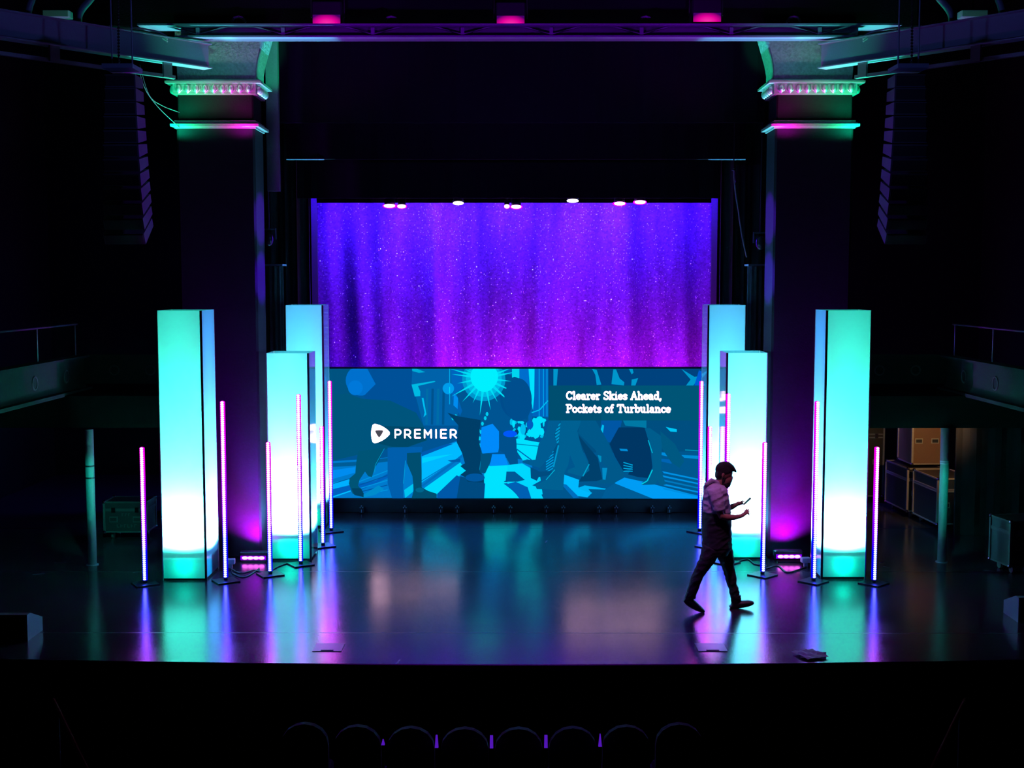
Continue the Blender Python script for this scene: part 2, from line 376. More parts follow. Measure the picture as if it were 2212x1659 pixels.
# ------------------------------------------------------------------ pillars
def pillar(s):
    """s=-1 left, +1 right; front face 3.74..4.82 from the centre, 18.1..18.72 deep"""
    Y0, Y1 = 18.1, 18.72; xi, xo = 3.72, 4.84
    cx = s*(xi+xo)/2
    t = thing('pillar', (cx, (Y0+Y1)/2, 0), 'dark square pillar with an ornate capital, on the ' + ('left, behind the wider pair of violet tubes' if s < 0 else 'right, beside the walking person'), 'pillar', 'pillars framing the stage')
    t['label'] = ('dark square pillar with ornate capital on the left side of the stage' if s < 0 else 'dark square pillar with ornate capital on the side where the person walks')
    wx = xo-xi; d = Y1-Y0; cy = (Y0+Y1)/2
    MB().box((cx, cy, 3.12), (wx, d, 6.24), bev=.03).build('shaft', 'shaft', t)
    MB().box((cx, cy, 6.50), (wx-.04, d-.04, .42), bev=.02).build('neck_band', 'band', t)
    # slim lower moulding: stacked profile
    m = MB()
    for z, h, g in ((6.225, .025, .02), (6.25, .035, .07), (6.285, .02, .045), (6.305, .03, .02)):
        m.box((cx, cy, z+h/2), (wx+2*g, d+2*g, h))
    m.build('lower_moulding', 'mould', t)
    # egg and dart moulding
    m = MB()
    for z, h, g in ((6.70, .025, .03), (6.85, .03, .12), (6.88, .02, .10)):
        m.box((cx, cy, z+h/2), (wx+2*g, d+2*g, h))
    m.box((cx, cy, 6.785), (wx+.06, d+.06, .13))
    n = 9
    eg = MB()
    for k in range(n):
        x = cx - wx/2 + wx*(k+.5)/n
        eg.ell((x, Y0-.05, 6.775), (.036, .05, .062), nu=14, nv=9)
        m.tube([(x-.055, Y0-.045, 6.835), (x-.045, Y0-.06, 6.76), (x, Y0-.07, 6.715), (x+.045, Y0-.06, 6.76), (x+.055, Y0-.045, 6.835)], .009, 6)
    for k in range(5):
        y = Y0 + d*(k+.5)/5
        for q in (-1, 1):
            eg.ell((cx+q*(wx/2+.05), y, 6.775), (.05, .036, .062), nu=14, nv=9)
    cm = m.build('capital_moulding', 'mould', t, smooth=False); eg.build('egg_ornaments', 'mould', cm, smooth=True)
    # rough flaring head above the moulding
    m = MB()
    a = .42
    prof = [(6.9, 0, 0), (7.05, 0, .03), (7.2, .03, .06), (7.5, .12, .1), (7.6, .15, .11)]
    vs = []; N = 4
    for z, g, gy in prof:
        x_in = s*(xi-.02-g); x_out = s*(xo-.02)
        vs += [(x_in, Y0+.06-gy, z), (x_out, Y0+.06-gy, z), (x_out, Y1, z), (x_in, Y1, z)]
    fs = [(0, 1, 2, 3), tuple(len(prof)*4-4+k for k in (3, 2, 1, 0))]
    for i in range(len(prof)-1):
        for k in range(4): fs.append((i*4+k, i*4+(k+1) % 4, i*4+4+(k+1) % 4, i*4+4+k))
    m.add(vs, fs); m.build('plaster_head', 'plaster', t)
    return t
PL = pillar(-1); PR = pillar(1)

# ------------------------------------------------------------------ long beam over the stage
t = thing('steel_beam', (0, 17.6, 7.4), 'long painted steel beam crossing above the whole stage, with braces between its flanges', 'beam')
bz0 = at(1106, 78, 17.45).z; bz1 = at(1106, 55, 17.45).z; xL = at(300, 60, 17.5).x; xR = at(1945, 60, 17.5).x
MB().box(((xL+xR)/2, 17.53, bz0), (xR-xL-1.0, .16, .022)).build('bottom_flange', 'steel', t)
MB().box(((xL+xR)/2, 17.62, bz1+.01), (xR-xL, .4, .024)).build('top_flange', 'steel', t)
MB().box(((xL+xR)/2, 17.73, (bz0+bz1)/2), (xR-xL-1.1, .26, bz1-bz0-.012)).build('web', mat('beam_web', (.07, .07, .1), .6), t)
for px in (427, 611, 805, 999, 1191, 1386, 1580, 1771):
    x = at(px, 68, 17.5).x; m = MB(); zz = bz0+.035
    for q in (-1, 1): m.prism([(x+q*.02, 17.5, zz), (x+q*.02, 17.5, zz+.012), (x+q*.42, 17.5, bz1-.006), (x+q*.34, 17.5, bz1-.006)], (0, .03, 0))
    m.box((x, 17.52, (bz0+bz1)/2), (.05, .05, bz1-bz0-.035)); m.build('brace', 'steel', t)
# header behind, above the beam
struct('trim_2', MB().box((0, 18.35, 8.58), (11.4, .5, 1.9)), 'wallblack')

# side beams running to the audience
def side_beam(s):
    lab = 'grey steel beam angling out from the %s pillar above the %s' % (('left', 'darker left seating side') if s < 0 else ('right', 'right seating side'))
    zb, zt = 7.0, 7.34
    A = Vector((s*4.28, 17.75, 0)); B = Vector((s*6.42, 15.35, 0)); D = (B-A).normalized(); B = A + D*6.5
    nrm = Vector((D.y, -D.x, 0)) * (1 if s > 0 else -1)
    if nrm.y > 0: nrm = -nrm
    t = thing('side_beam', tuple(A+Vector((0, 0, zb))), lab, 'beam', 'side beams above the stage')
    def bar(z0, z1, half, off=0, a=0, b=6.5):
        p = [A+D*a+nrm*(off-half), A+D*b+nrm*(off-half), A+D*b+nrm*(off+half), A+D*a+nrm*(off+half)]
        return MB().prism([(q.x, q.y, z0) for q in p], (0, 0, z1-z0))
    bar(zb+.015, zt-.015, .012).build('web', 'steel', t)
    bar(zb, zb+.015, .1).build('bottom_flange', 'steel', t)
    bar(zt-.015, zt, .1).build('top_flange', 'steel', t)
    r = bar(zb-.2, zb-.155, .03, .0, .55, 6.5); r.build('hung_rail', 'greysteel', t)
    for a in (.62, 2.25, 4.2):
        bar(zb-.2, zb, .02, .04, a, a+.13).build('hanger', 'greysteel', t)
    return t
side_beam(-1); side_beam(1)

# loops of cable above the beams
def cable_thing(name, pts, r, label, cat, m='cable', group=None, n=6):
    P = [Vector(p) for p in pts]; out = []
    for i in range(len(P)-1):
        for k in range(6):
            q = k/6; a = P[max(i-1, 0)]; b = P[i]; c = P[i+1]; d = P[min(i+2, len(P)-1)]
            out.append(.5*((2*b)+(-a+c)*q+(2*a-5*b+4*c-d)*q*q+(-a+3*b-3*c+d)*q**3))
    out.append(P[-1])
    return tag(recentre(MB().tube(out, r, n).build(name, m, smooth=True)), label, cat, group)
for s, base in ((-1, lambda x: x), (1, lambda x: 2226-x)):
    side = 'left' if s < 0 else 'right'
    for k, (dy, w_) in enumerate((('lowest', 0), ('middle', 1), ('topmost', 2))):
        yy = 72-5*w_
        cable_thing('cable', [at(base(235), yy-6, 17.2), at(base(290), yy-2, 17.2), at(base(320), yy+2, 17.2), at(base(345), yy+8, 17.2), at(base(362), yy+18, 17.2)],
                    .012, '%s of three green lit cables looping above the %s side beam' % (dy, side), 'cable', 'palecable', 'looped cables above the %s beam' % side)
    # round ducts in the upper corner
    cable_thing('duct', [at(base(215), -30, 16.6), at(base(195), -2, 16.6), at(base(178), 18, 16.6), at(base(170), 34, 16.6), at(base(169), 52, 16.6)], .05,
                'curved duct catching violet light in the upper %s corner, nearer the middle' % side, 'duct', 'steel', 'curved ducts in the upper corners', 10)
    cable_thing('duct', [at(base(60), -40, 16.0), at(base(70), -10, 16.0), at(base(64), 12, 16.0), at(base(60), 30, 16.0)], .045,
                'dim curved duct in the far upper %s corner' % side, 'duct', 'steel', 'curved ducts in the upper corners', 10)
    # hoist chain
    m = MB()
    a, b = at(base(255), 0, 15.8), at(base(257), 150, 15.8)
    N = 46
    for k in range(N):
        q = k/(N-1); c = a.lerp(b, q)
        rot = Matrix.Rotation(R(90*(k % 2)), 3, 'Z')
        m.box(c, (.03, .008, (a.z-b.z)/N*1.15), rot)
    tag(recentre(m.build('hoist_chain', 'black')), 'black hoist chain hanging in front of the %s side beam' % side, 'chain', 'hoist chains')
    # pale box far behind the beam
    c = at(base(125), 32, 18.5)
    t = thing('junction_box', tuple(c), 'dim green lit metal box above the %s side beam' % side, 'box', 'metal boxes above the side beams')
    MB().box(c, (.38, .2, .1), bev=.01).build('box', 'pole', t); MB().tube([c+Vector((0, 0, .05)), (c.x, c.y, 9.55)], .012, 6).build('hanger', 'black', t)
# loose wires left of left capital
cable_thing('wire', [at(300, 150, 17.0), at(315, 195, 17.2), at(345, 235, 17.6), at(388, 275, 18.05)], .006, 'thin sagging wire running down to the left capital, the lower of two', 'wire', 'cable')
cable_thing('wire', [at(302, 140, 17.0), at(322, 205, 17.2), at(350, 228, 17.6), at(388, 243, 18.05)], .006, 'thin sagging wire reaching the neck of the left capital, the upper of two', 'wire', 'cable')

# ------------------------------------------------------------------ drapes and masking
def mask(name, px0, px1, pyb, Y, ztop, label, m='velour', th=.06, folds=.02, cat='drape', group='black border drapes above the stage'):
    a = at(px0, pyb, Y); b = at(px1, pyb, Y); n = 60; vs = []; fs = []
    for i in range(n+1):
        x = a.x+(b.x-a.x)*i/n; dy = folds*math.sin(i*1.9)+folds*.5*math.sin(i*.77)
        vs += [(x, Y+dy, a.z), (x, Y+dy, ztop), (x, Y+dy+th, a.z), (x, Y+dy+th, ztop)]
    for i in range(n):
        o = i*4; fs += [(o, o+4, o+5, o+1), (o+2, o+3, o+7, o+6), (o, o+2, o+6, o+4), (o+1, o+5, o+7, o+3)]
    fs += [(0, 1, 3, 2), (n*4, n*4+2, n*4+3, n*4+1)]
    ob = MB().add(vs, fs).build(name, m)
    return tag(recentre(ob), label, cat, group)
mask('border_drape', 603, 1652, 265, 19.4, 9.2, 'nearest and highest black border drape hanging under the long beam')
mask('border_drape', 619, 1611, 344, 20.3, 9.2, 'black border drape with a pale hem line, second from the front')
mask('border_drape', 642, 1556, 428, 21.3, 9.2, 'third black border drape, just above the stage lights')
mask('border_drape', 684, 1537, 438, 22.45, 9.2, 'lowest black border drape, directly above the purple curtain')
# hem pipe on second border
for s, (p0, p1) in ((-1, (619, 700)), (1, (1530, 1611))):
    a, b = at(p0, 344, 20.29), at(p1, 344, 20.29)
    tag(recentre(MB().tube([a, b], .012, 6).build('hem_pipe', 'steel')), 'thin pale pipe along the %s end of the second border drape hem' % ('left' if s < 0 else 'right'), 'pipe', 'hem pipes')
# dark legs between pillars and curtain
def leg_drape(s):
    n = 40; vs = []; fs = []; x0, x1 = 3.58*s, 5.6*s; Y = 21.9
    for i in range(n+1):
        x = x0+(x1-x0)*i/n; dy = .05*math.sin(i*1.3)+.03*math.sin(i*2.9)
        vs += [(x, Y+dy, 0.001), (x, Y+dy, 9.2), (x, Y+dy+.05, 0.001), (x, Y+dy+.05, 9.2)]
    for i in range(n):
        o = i*4; fs += [(o, o+4, o+5, o+1), (o+2, o+3, o+7, o+6), (o, o+2, o+6, o+4), (o+1, o+5, o+7, o+3)]
    fs += [(0, 1, 3, 2), (n*4, n*4+2, n*4+3, n*4+1)]
    return tag(recentre(MB().add(vs, fs).build('leg_drape', 'leg_cloth')), 'dark greenish side drape between the purple curtain and the %s pillar' % ('left' if s < 0 else 'right'), 'drape', 'dark side drapes')
leg_drape(-1); leg_drape(1)
# proscenium return, plaster strip beside left pillar head
a = at(574, 90, 19.0); b = at(600, 90, 19.0)
struct('wall_1', MB().box(((a.x+b.x)/2, 19.0, 7.3), (b.x-a.x, .12, 3.8)), 'leg_hi')

# purple curtain with folds
def curtain():
    nx, nz = 360, 40; x0, x1 = at(684, 437, 23.5).x, at(1539, 437, 23.5).x; Y = 23.55; vs = []; fs = []
    rnd = random.Random(3); fr = [(rnd.uniform(1.2, 9), rnd.uniform(0, 6.28), rnd.uniform(.2, 1)) for _ in range(9)]
    for j in range(nz+1):
        z = .02 + 6.1*j/nz
        for i in range(nx+1):
            x = x0+(x1-x0)*i/nx; u = x + .12*math.sin(z*.6+x*.8)*(1-j/nz)
            dy = sum(a*math.sin(f*u*1.6+p+.12*z) for f, p, a in fr)/9*.42
            dy += .05*math.sin(u*5.5)*math.exp(-j/nz*1.2)
            vs.append((x, Y+dy, z))
    for j in range(nz):
        for i in range(nx):
            o = j*(nx+1)+i; fs.append((o, o+1, o+nx+2, o+nx+1))
    o = MB().add(vs, fs).build('sequin_curtain', 'sequin', smooth=True, fix=False)
    sm = o.modifiers.new('thick', 'SOLIDIFY'); sm.thickness = .01
    return tag(recentre(o), 'tall purple sequinned curtain with vertical folds hanging behind the screen', 'curtain')
curtain()
M['trimcloth'] = mat('flat_border_cloth', (.08, .05, .12), .9)
for s, (p0, p1) in ((-1, (671, 684)), (1, (1539, 1551))):
    a, b = at(p0, 440, 23.2), at(p1, 440, 23.2)
    tag(recentre(MB().box(((a.x+b.x)/2, 23.25, 2.9), (b.x-a.x, .04, 5.8)).build('curtain_border', 'trimcloth')),
        'narrow flat cloth strip along the %s edge of the purple curtain' % ('left' if s < 0 else 'right'), 'drape', 'curtain edge strips')

# ------------------------------------------------------------------ LED wall
YS = 21.75
SX0, SX1 = at(706, 900, YS).x, at(1521, 900, YS).x
SZ0, SZ1 = at(1106, 1076, YS).z, at(1106, 796.5, YS).z
wall = thing('led_wall', ((SX0+SX1)/2, YS, 0), 'wide low LED screen showing walking legs in blue, with white lettering, on a black base', 'screen')
MB().box(((SX0+SX1)/2, YS+.08, (SZ0+SZ1)/2), (SX1-SX0+.04, .14, SZ1-SZ0+.05)).build('cabinet', 'black', wall)
MB().box(((SX0+SX1)/2, YS+.07, (SZ0)/2-.01), (SX1-SX0, .22, SZ0-.03)).build('base', 'black', wall)
T1 = lambda X, Y: (700+X*.19892, 780+Y*.19892)
T2 = lambda X, Y: (1100+X*.19892, 780+Y*.19892)
mats = []; midx = {}
def cidx(c):
    if c not in midx:
        midx[c] = len(mats); mats.append(glow('screen_%d_%d_%d' % c, lin(c), 1.0))
    return midx[c]
pic = MB(); layer = [0]
from mathutils.geometry import tessellate_polygon
def poly(T, pts, c):
    layer[0] += 1; Y = YS - .0003*layer[0]
    P = []
    for p in pts:
        px, py = T(*p) if T else p
        px = min(max(px, 707), 1520)
        v = at(px, py, Y); v.z = min(max(v.z, SZ0), SZ1); P.append(v)
    tri = tessellate_polygon([[Vector((v.x, v.z, 0)) for v in P]])
    fs = []
    for a, b, c_ in tri:
        A, B, C = P[a], P[b], P[c_]
        cr = (B.x-A.x)*(C.z-A.z)-(B.z-A.z)*(C.x-A.x)
        if abs(cr) > 1e-9: fs.append((a, b, c_) if cr > 0 else (a, c_, b))
    pic.add(P, fs, cidx(c))
def circ(T, cx, cy, r, c, ry=None, n=30):
    ry = ry or r; poly(T, [(cx+r*math.cos(2*math.pi*k/n), cy+ry*math.sin(2*math.pi*k/n)) for k in range(n)], c)
def line(T, a, b, w_, c):
    dx, dy = b[0]-a[0], b[1]-a[1]; l = math.hypot(dx, dy); nx, ny = -dy/l*w_/2, dx/l*w_/2
    poly(T, [(a[0]+nx, a[1]+ny), (b[0]+nx, b[1]+ny), (b[0]-nx, b[1]-ny), (a[0]-nx, a[1]-ny)], c)
DT = (0, 78, 112); DK = (0, 62, 104); MD = (0, 104, 176); BR = (0, 150, 250); CY = (0, 226, 255); NV = (0, 78, 150); TL = (0, 92, 130); LB = (0, 186, 255)
poly(None, [(700, 790), (1530, 790), (1530, 1080), (700, 1080)], (0, 84, 148))
poly(T1, [(30, 60), (560, 60), (520, 380), (240, 360), (200, 520), (230, 700), (30, 1080)], (0, 82, 128))
circ(T1, 400, 210, 165, (0, 112, 205)); circ(T1, 340, 290, 80, (0, 120, 218)); circ(T1, 165, 575, 88, (0, 82, 168))
poly(T1, [(470, 60), (960, 60), (950, 250), (1000, 420), (1060, 720), (700, 640), (430, 380), (560, 250)], (0, 80, 152))
poly(T1, [(960, 60), (1480, 60), (1450, 700), (1080, 700), (1000, 400), (950, 260)], (0, 98, 170))
for k, x in enumerate((1120, 1180, 1240, 1300)): line(T1, (x, 300), (x-8, 690), 26, (0, 82, 142) if k % 2 else (0, 108, 168))
poly(T1, [(60, 380), (240, 350), (420, 410), (720, 430), (1000, 560), (1090, 720), (1120, 860), (900, 940), (740, 935), (640, 970), (400, 1010), (60, 1090)], (0, 84, 124))
# street
poly(T1, [(60, 1090), (640, 1050), (1060, 1010), (1480, 850), (1500, 1000), (2260, 1080), (2260, 1495), (60, 1495)], (0, 122, 205))
poly(T1, [(60, 1110), (400, 1090), (700, 1050), (700, 1090), (300, 1140), (60, 1150)], (0, 92, 150))
poly(T1, [(1060, 1020), (1460, 870), (1500, 1010), (1400, 1090), (1060, 1320)], LB)
poly(T1, [(1060, 990), (1330, 900), (1400, 900), (1060, 1035)], (0, 90, 175))
poly(T1, [(1065, 1050), (1400, 1010), (1065, 1110)], (0, 210, 255))
poly(T1, [(1060, 1400), (1480, 1100), (1540, 1190), (1220, 1450)], (0, 218, 255))
line(T1, (1060, 1360), (1500, 1030), 22, (0, 110, 190)); line(T1, (1060, 1300), (1420, 1080), 10, (0, 120, 200))
poly(T1, [(60, 1190), (340, 1150), (340, 1210), (60, 1290)], (0, 140, 240))
poly(T1, [(60, 1330), (270, 1280), (300, 1340), (60, 1400)], (0, 176, 255))
poly(T1, [(60, 1400), (320, 1340), (560, 1300), (690, 1220), (690, 1270), (400, 1400), (60, 1470)], (0, 96, 190))
for k in range(5): line(T1, (380, 1310+k*38), (690, 1190+k*52), 10, (0, 150, 225) if k % 2 == 0 else (0, 84, 160))
poly(T1, [(430, 1450), (590, 1350), (650, 1390), (560, 1450), (400, 1490)], (0, 140, 205))
line(T1, (80, 1480), (290, 1410), 14, (0, 190, 255)); line(T1, (100, 1330), (300, 1270), 8, (0, 84, 150))
poly(T1, [(870, 1400), (970, 1330), (965, 1420), (880, 1488)], (0, 196, 240))
# centre block, sun
poly(T1, [(1400, 60), (2260, 60), (2260, 640), (1500, 640), (1420, 480)], (0, 96, 178))
poly(T1, [(1380, 80), (1500, 80), (1560, 300), (1450, 420), (1390, 420)], (0, 100, 190))
poly(T1, [(1410, 350), (1455, 400), (1450, 520), (1405, 480)], (0, 140, 240))
# lamp post sign
line(T1, (1364, 80), (1364, 470), 9, (0, 170, 235)); circ(T1, 1350, 298, 62, (0, 156, 236)); line(T1, (1364, 280), (1364, 350), 8, (0, 225, 255))
# dark figures round sun
poly(T1, [(1440, 360), (1520, 280), (1620, 230), (1700, 300), (1850, 330), (1960, 400), (2212, 420), (2220, 640), (2080, 645), (1960, 745), (1860, 770), (1820, 690), (1740, 740), (1700, 650), (1460, 640), (1500, 540)], (0, 84, 146))
circ(T1, 2090, 390, 180, (0, 76, 140), 240)
poly(T1, [(1900, 60), (1960, 130), (2080, 170), (2130, 230), (2212, 330), (2250, 520), (2200, 640), (1960, 500), (1900, 300)], (0, 80, 140))
circ(T1, 1735, 200, 235, (0, 150, 205)); circ(T1, 1735, 195, 195, (0, 186, 228))
for k in range(20):
    a = 2*math.pi*k/20+.12; L_ = 300+110*((k*7) % 3)/2
    ux, uy = math.cos(a), math.sin(a); w_ = 22
    cxs, cys = 1740, 185
    poly(T1, [(cxs-uy*w_, cys+ux*w_), (cxs+ux*L_, cys+uy*L_), (cxs+uy*w_, cys-ux*w_)], (0, 222, 246))
circ(T1, 1740, 170, 150, (0, 240, 255)); circ(T1, 1740, 215, 120, (0, 240, 255))
# paper, slivers
poly(T1, [(950, 255), (1200, 215), (1210, 225), (1020, 270), (1045, 330), (1045, 380), (985, 385)], (0, 186, 228))
poly(T1, [(955, 75), (1010, 80), (1100, 120), (1030, 128), (958, 108)], (0, 170, 215))
poly(T1, [(1060, 400), (1080, 400), (1112, 580), (1080, 610), (1092, 560)], (0, 190, 240))
# far cyan crossing
poly(T1, [(2080, 845), (2260, 880), (2260, 1050), (2160, 1080), (2080, 960)], CY)
poly(T1, [(1740, 1145), (1900, 1120), (1990, 1130), (2100, 1160), (2260, 1220), (2260, 1495), (1735, 1495)], CY)
poly(T1, [(1820, 1010), (1960, 1010), (2000, 1130), (1800, 1140)], (0, 140, 250))
# crowd glints
for q in range(38):
    rr = random.Random(q); X = rr.uniform(2030, 2400); Y = rr.uniform(640, 830); circ(T1, X, Y, rr.uniform(10, 32), random.choice([CY, (0, 190, 235), (0, 90, 160), (0, 60, 110)]), rr.uniform(14, 50), 7)
for X, Y in ((1770, 575), (1750, 620), (1720, 680), (1705, 770), (1690, 840), (1690, 915), (1400, 620), (1430, 600), (1680, 750)): circ(T1, X, Y, 16, (0, 205, 240), 24, 6)
# left figure legs
poly(T1, [(370, 980), (650, 940), (600, 1080), (550, 1160), (520, 1260), (480, 1250), (445, 1200), (385, 1290), (370, 1350), (430, 1440), (430, 1480), (310, 1440), (270, 1330), (280, 1270), (340, 1220), (350, 1100)], (0, 84, 118))
poly(T1, [(300, 1380), (400, 1380), (432, 1440), (425, 1476), (330, 1455)], (0, 66, 100))
poly(T1, [(690, 940), (1070, 930), (1050, 1040), (900, 1090), (880, 1180), (860, 1330), (862, 1495), (740, 1495), (690, 1330), (690, 1120)], (0, 94, 172))
line(T1, (885, 1080), (862, 1330), 7, (0, 160, 220))
line(T1, (655, 950), (555, 1130), 5, (0, 160, 210)); line(T1, (555, 1130), (550, 1210), 5, (0, 160, 210))
poly(T1, [(900, 1000), (1050, 990), (1060, 1200), (1060, 1370), (1130, 1410), (1222, 1440), (1222, 1495), (950, 1495), (975, 1400), (960, 1250), (900, 1110)], DT)
circ(T1, 1040, 1400, 46, (0, 100, 140), 26)
poly(T1, [(560, 700), (1080, 720), (1110, 860), (900, 935), (740, 930), (560, 890)], (0, 72, 104))
# mid figure
poly(T1, [(1440, 1240), (1560, 1300), (1750, 1330), (1738, 1495), (1230, 1495), (1230, 1440)], (0, 88, 168))
poly(T1, [(1480, 1250), (1740, 1320), (1738, 1495), (1440, 1495)], (0, 74, 128))
poly(T1, [(1340, 560), (1460, 600), (1700, 640), (1680, 860), (1710, 1000), (1700, 1120), (1690, 1190), (1735, 1250), (1738, 1320), (1560, 1310), (1530, 1260), (1480, 1235), (1540, 1190), (1480, 1140), (1530, 1110), (1500, 1000), (1440, 880), (1460, 700)], DK)
circ(T1, 1640, 1265, 105, (0, 86, 160), 44)
line(T1, (1715, 985), (1690, 1180), 6, (0, 150, 200)); poly(T1, [(1340, 1080), (1480, 1060), (1480, 1095), (1380, 1095)], (0, 90, 170))
# runner with bag
poly(T1, [(1700, 990), (1825, 1010), (1810, 1090), (1750, 1220), (1690, 1210), (1700, 1100)], (0, 80, 124))
poly(T1, [(1710, 720), (1830, 680), (1905, 770), (1915, 870), (1890, 990), (1720, 1005), (1695, 920)], (0, 138, 250))
poly(T1, [(1900, 740), (2085, 840), (2100, 1000), (2110, 1180), (2200, 1290), (2140, 1325), (1950, 1312), (2035, 1255), (2045, 1180), (1960, 1010), (1900, 960)], (0, 80, 140))
circ(T1, 2020, 790, 75, (0, 88, 250), 36)
poly(T1, [(1950, 1330), (2150, 1310), (2240, 1400), (2260, 1495), (2130, 1490), (2040, 1400)], (0, 92, 170))
# right half: buildings
poly(T2, [(30, 60), (110, 60), (110, 190), (60, 170), (30, 180)], (0, 214, 240))
poly(T2, [(110, 60), (215, 60), (240, 390), (170, 300), (110, 210)], (0, 110, 205))
poly(T2, [(210, 60), (275, 60), (272, 380), (262, 560), (232, 400)], CY)
poly(T2, [(275, 60), (430, 60), (430, 610), (250, 600), (272, 380)], (0, 100, 190))
for X in (325, 372, 410): line(T2, (X, 60), (X, 600), 8, (0, 170, 240))
line(T2, (245, 560), (330, 530), 12, (0, 190, 240)); line(T2, (330, 530), (420, 430), 12, (0, 190, 240))
circ(T2, 95, 420, 150, (0, 78, 142), 235)
circ(T2, 290, 730, 55, CY, 110); circ(T2, 330, 640, 40, CY, 40); circ(T2, 150, 740, 30, (0, 190, 240), 60); circ(T2, 225, 690, 36, (0, 92, 190), 50)
poly(T2, [(-20, 1130), (140, 1110), (260, 1180), (430, 1250), (250, 1350), (430, 1400), (590, 1400), (350, 1450), (370, 1495), (110, 1495), (60, 1400), (-20, 1330)], (0, 216, 255))
poly(T2, [(-30, 1200), (60, 1200), (170, 1290), (90, 1310), (-40, 1310)], (0, 88, 150))
poly(T2, [(70, 1310), (200, 1370), (240, 1495), (110, 1495), (40, 1400), (-40, 1340)], (0, 96, 180))
poly(T2, [(80, 840), (335, 885), (290, 1085), (160, 1060), (80, 960)], CY)
line(T2, (80, 955), (250, 1080), 12, (0, 100, 180)); line(T2, (80, 900), (320, 925), 8, (0, 120, 180))
# top strip
poly(T2, [(425, 60), (2120, 60), (2120, 270), (425, 270)], (0, 66, 126))
for P in ([(480, 75), (530, 75), (515, 265), (480, 265)], [(900, 80), (950, 95), (1000, 255), (950, 260), (935, 150)], [(1130, 90), (1160, 90), (1200, 190), (1250, 230), (1245, 265), (1110, 250)], [(1300, 80), (1340, 85), (1350, 125), (1330, 145)], [(1330, 200), (1400, 185), (1370, 265), (1325, 265)], [(1870, 85), (2010, 170), (2070, 165), (2000, 265), (1920, 265), (1970, 200)]):
    poly(T2, P, (0, 150, 205))
poly(T2, [(2060, 100), (2120, 120), (2120, 265), (2010, 265)], (0, 90, 210))
# street right
poly(T2, [(425, 640), (2120, 640), (2120, 1000), (425, 1000)], (0, 78, 128))
poly(T2, [(300, 1000), (2120, 980), (2120, 1495), (370, 1495)], (0, 86, 142))
poly(T2, [(590, 1230), (760, 1290), (750, 1370), (900, 1430), (850, 1480), (700, 1460), (590, 1330)], LB)
poly(T2, [(560, 1330), (620, 1340), (760, 1480), (700, 1490)], (0, 110, 190))
poly(T2, [(740, 1380), (820, 1350), (1050, 1385), (1040, 1395), (860, 1390), (900, 1440)], (0, 180, 245))
poly(T2, [(1140, 1325), (1250, 1265), (1500, 1320), (2120, 1480), (2120, 1495), (1560, 1495)], (0, 156, 245))
poly(T2, [(1050, 1390), (1140, 1330), (1560, 1495), (1000, 1495)], (0, 92, 150))
for k, (y0, y1) in enumerate(((990, 1020), (1060, 1090))): poly(T2, [(1640, y0), (1790, y0+12), (1760, y1+25), (1650, y1)], (0, 140, 220) if k == 0 else (0, 100, 180))
for k in range(5): poly(T2, [(1660, 1195+k*44), (2120, 1290+k*46), (2120, 1306+k*46), (1680, 1218+k*44)], (0, 144, 228) if k != 2 else (0, 120, 190))
poly(T2, [(1870, 1020), (2120, 1030), (2120, 1070), (1900, 1050)], (0, 140, 215)); line(T2, (1910, 965), (2100, 975), 9, (0, 150, 190))
for k in range(6): line(T2, (560, 680+k*34), (500, 720+k*36), 18, (0, 150, 205))
for k in range(7): line(T2, (480, 980+k*30), (400, 1040+k*28), 11, (0, 160, 225))
poly(T2, [(430, 640), (560, 640), (490, 790), (520, 900), (440, 1040), (330, 1160), (230, 1130), (140, 1100), (150, 1080), (285, 1070), (320, 900), (400, 770)], (0, 92, 146))
poly(T2, [(230, 1150), (330, 1200), (480, 1190), (430, 1240), (320, 1260), (300, 1300), (235, 1270)], (0, 76, 128))
poly(T2, [(740, 790), (960, 1050), (1015, 1300), (755, 1310), (790, 1250), (870, 1190), (860, 1090), (780, 900)], (0, 64, 108))
poly(T2, [(560, 640), (790, 640), (740, 760), (790, 960), (860, 1110), (870, 1180), (800, 1255), (630, 1210), (640, 1180), (715, 1150), (660, 1020), (640, 1130), (600, 1210), (585, 1400), (300, 1390), (280, 1345), (430, 1280), (480, 1150), (535, 900)], (0, 96, 146))
line(T2, (535, 915), (480, 1150), 16, (0, 150, 205)); line(T2, (495, 1180), (400, 1290), 8, (0, 180, 215)); line(T2, (868, 1120), (800, 1250), 12, (0, 160, 205))
poly(T2, [(1000, 640), (1225, 640), (1200, 760), (1130, 880), (1030, 885), (985, 780)], (0, 86, 165))
poly(T2, [(1010, 690), (1030, 700), (1010, 830), (980, 790)], (0, 190, 240))
poly(T2, [(780, 640), (935, 640), (1080, 890), (1140, 1050), (1240, 1190), (1252, 1235), (1140, 1330), (960, 1330), (955, 1300), (1060, 1270), (1065, 1160), (960, 1040), (940, 970), (745, 780)], (0, 88, 138))
poly(T2, [(960, 1020), (1000, 1030), (1000, 1090), (985, 1100)], (0, 140, 190)); poly(T2, [(1010, 1160), (1065, 1160), (1045, 1290), (1015, 1285)], (0, 140, 200))
poly(T2, [(1190, 720), (1470, 720), (1530, 930), (1555, 1150), (1510, 1270), (1400, 1260), (1290, 1230), (1340, 1150), (1240, 1195), (1150, 1040), (1090, 900)], (0, 54, 100))
poly(T2, [(1235, 645), (1490, 645), (1490, 725), (1260, 700)], (0, 120, 165))
for k in range(4): line(T2, (1240, 1100+k*32), (1340, 1130+k*22), 10, (0, 170, 225))
poly(T2, [(1195, 950), (1280, 955), (1290, 980), (1210, 975)], (0, 140, 215))
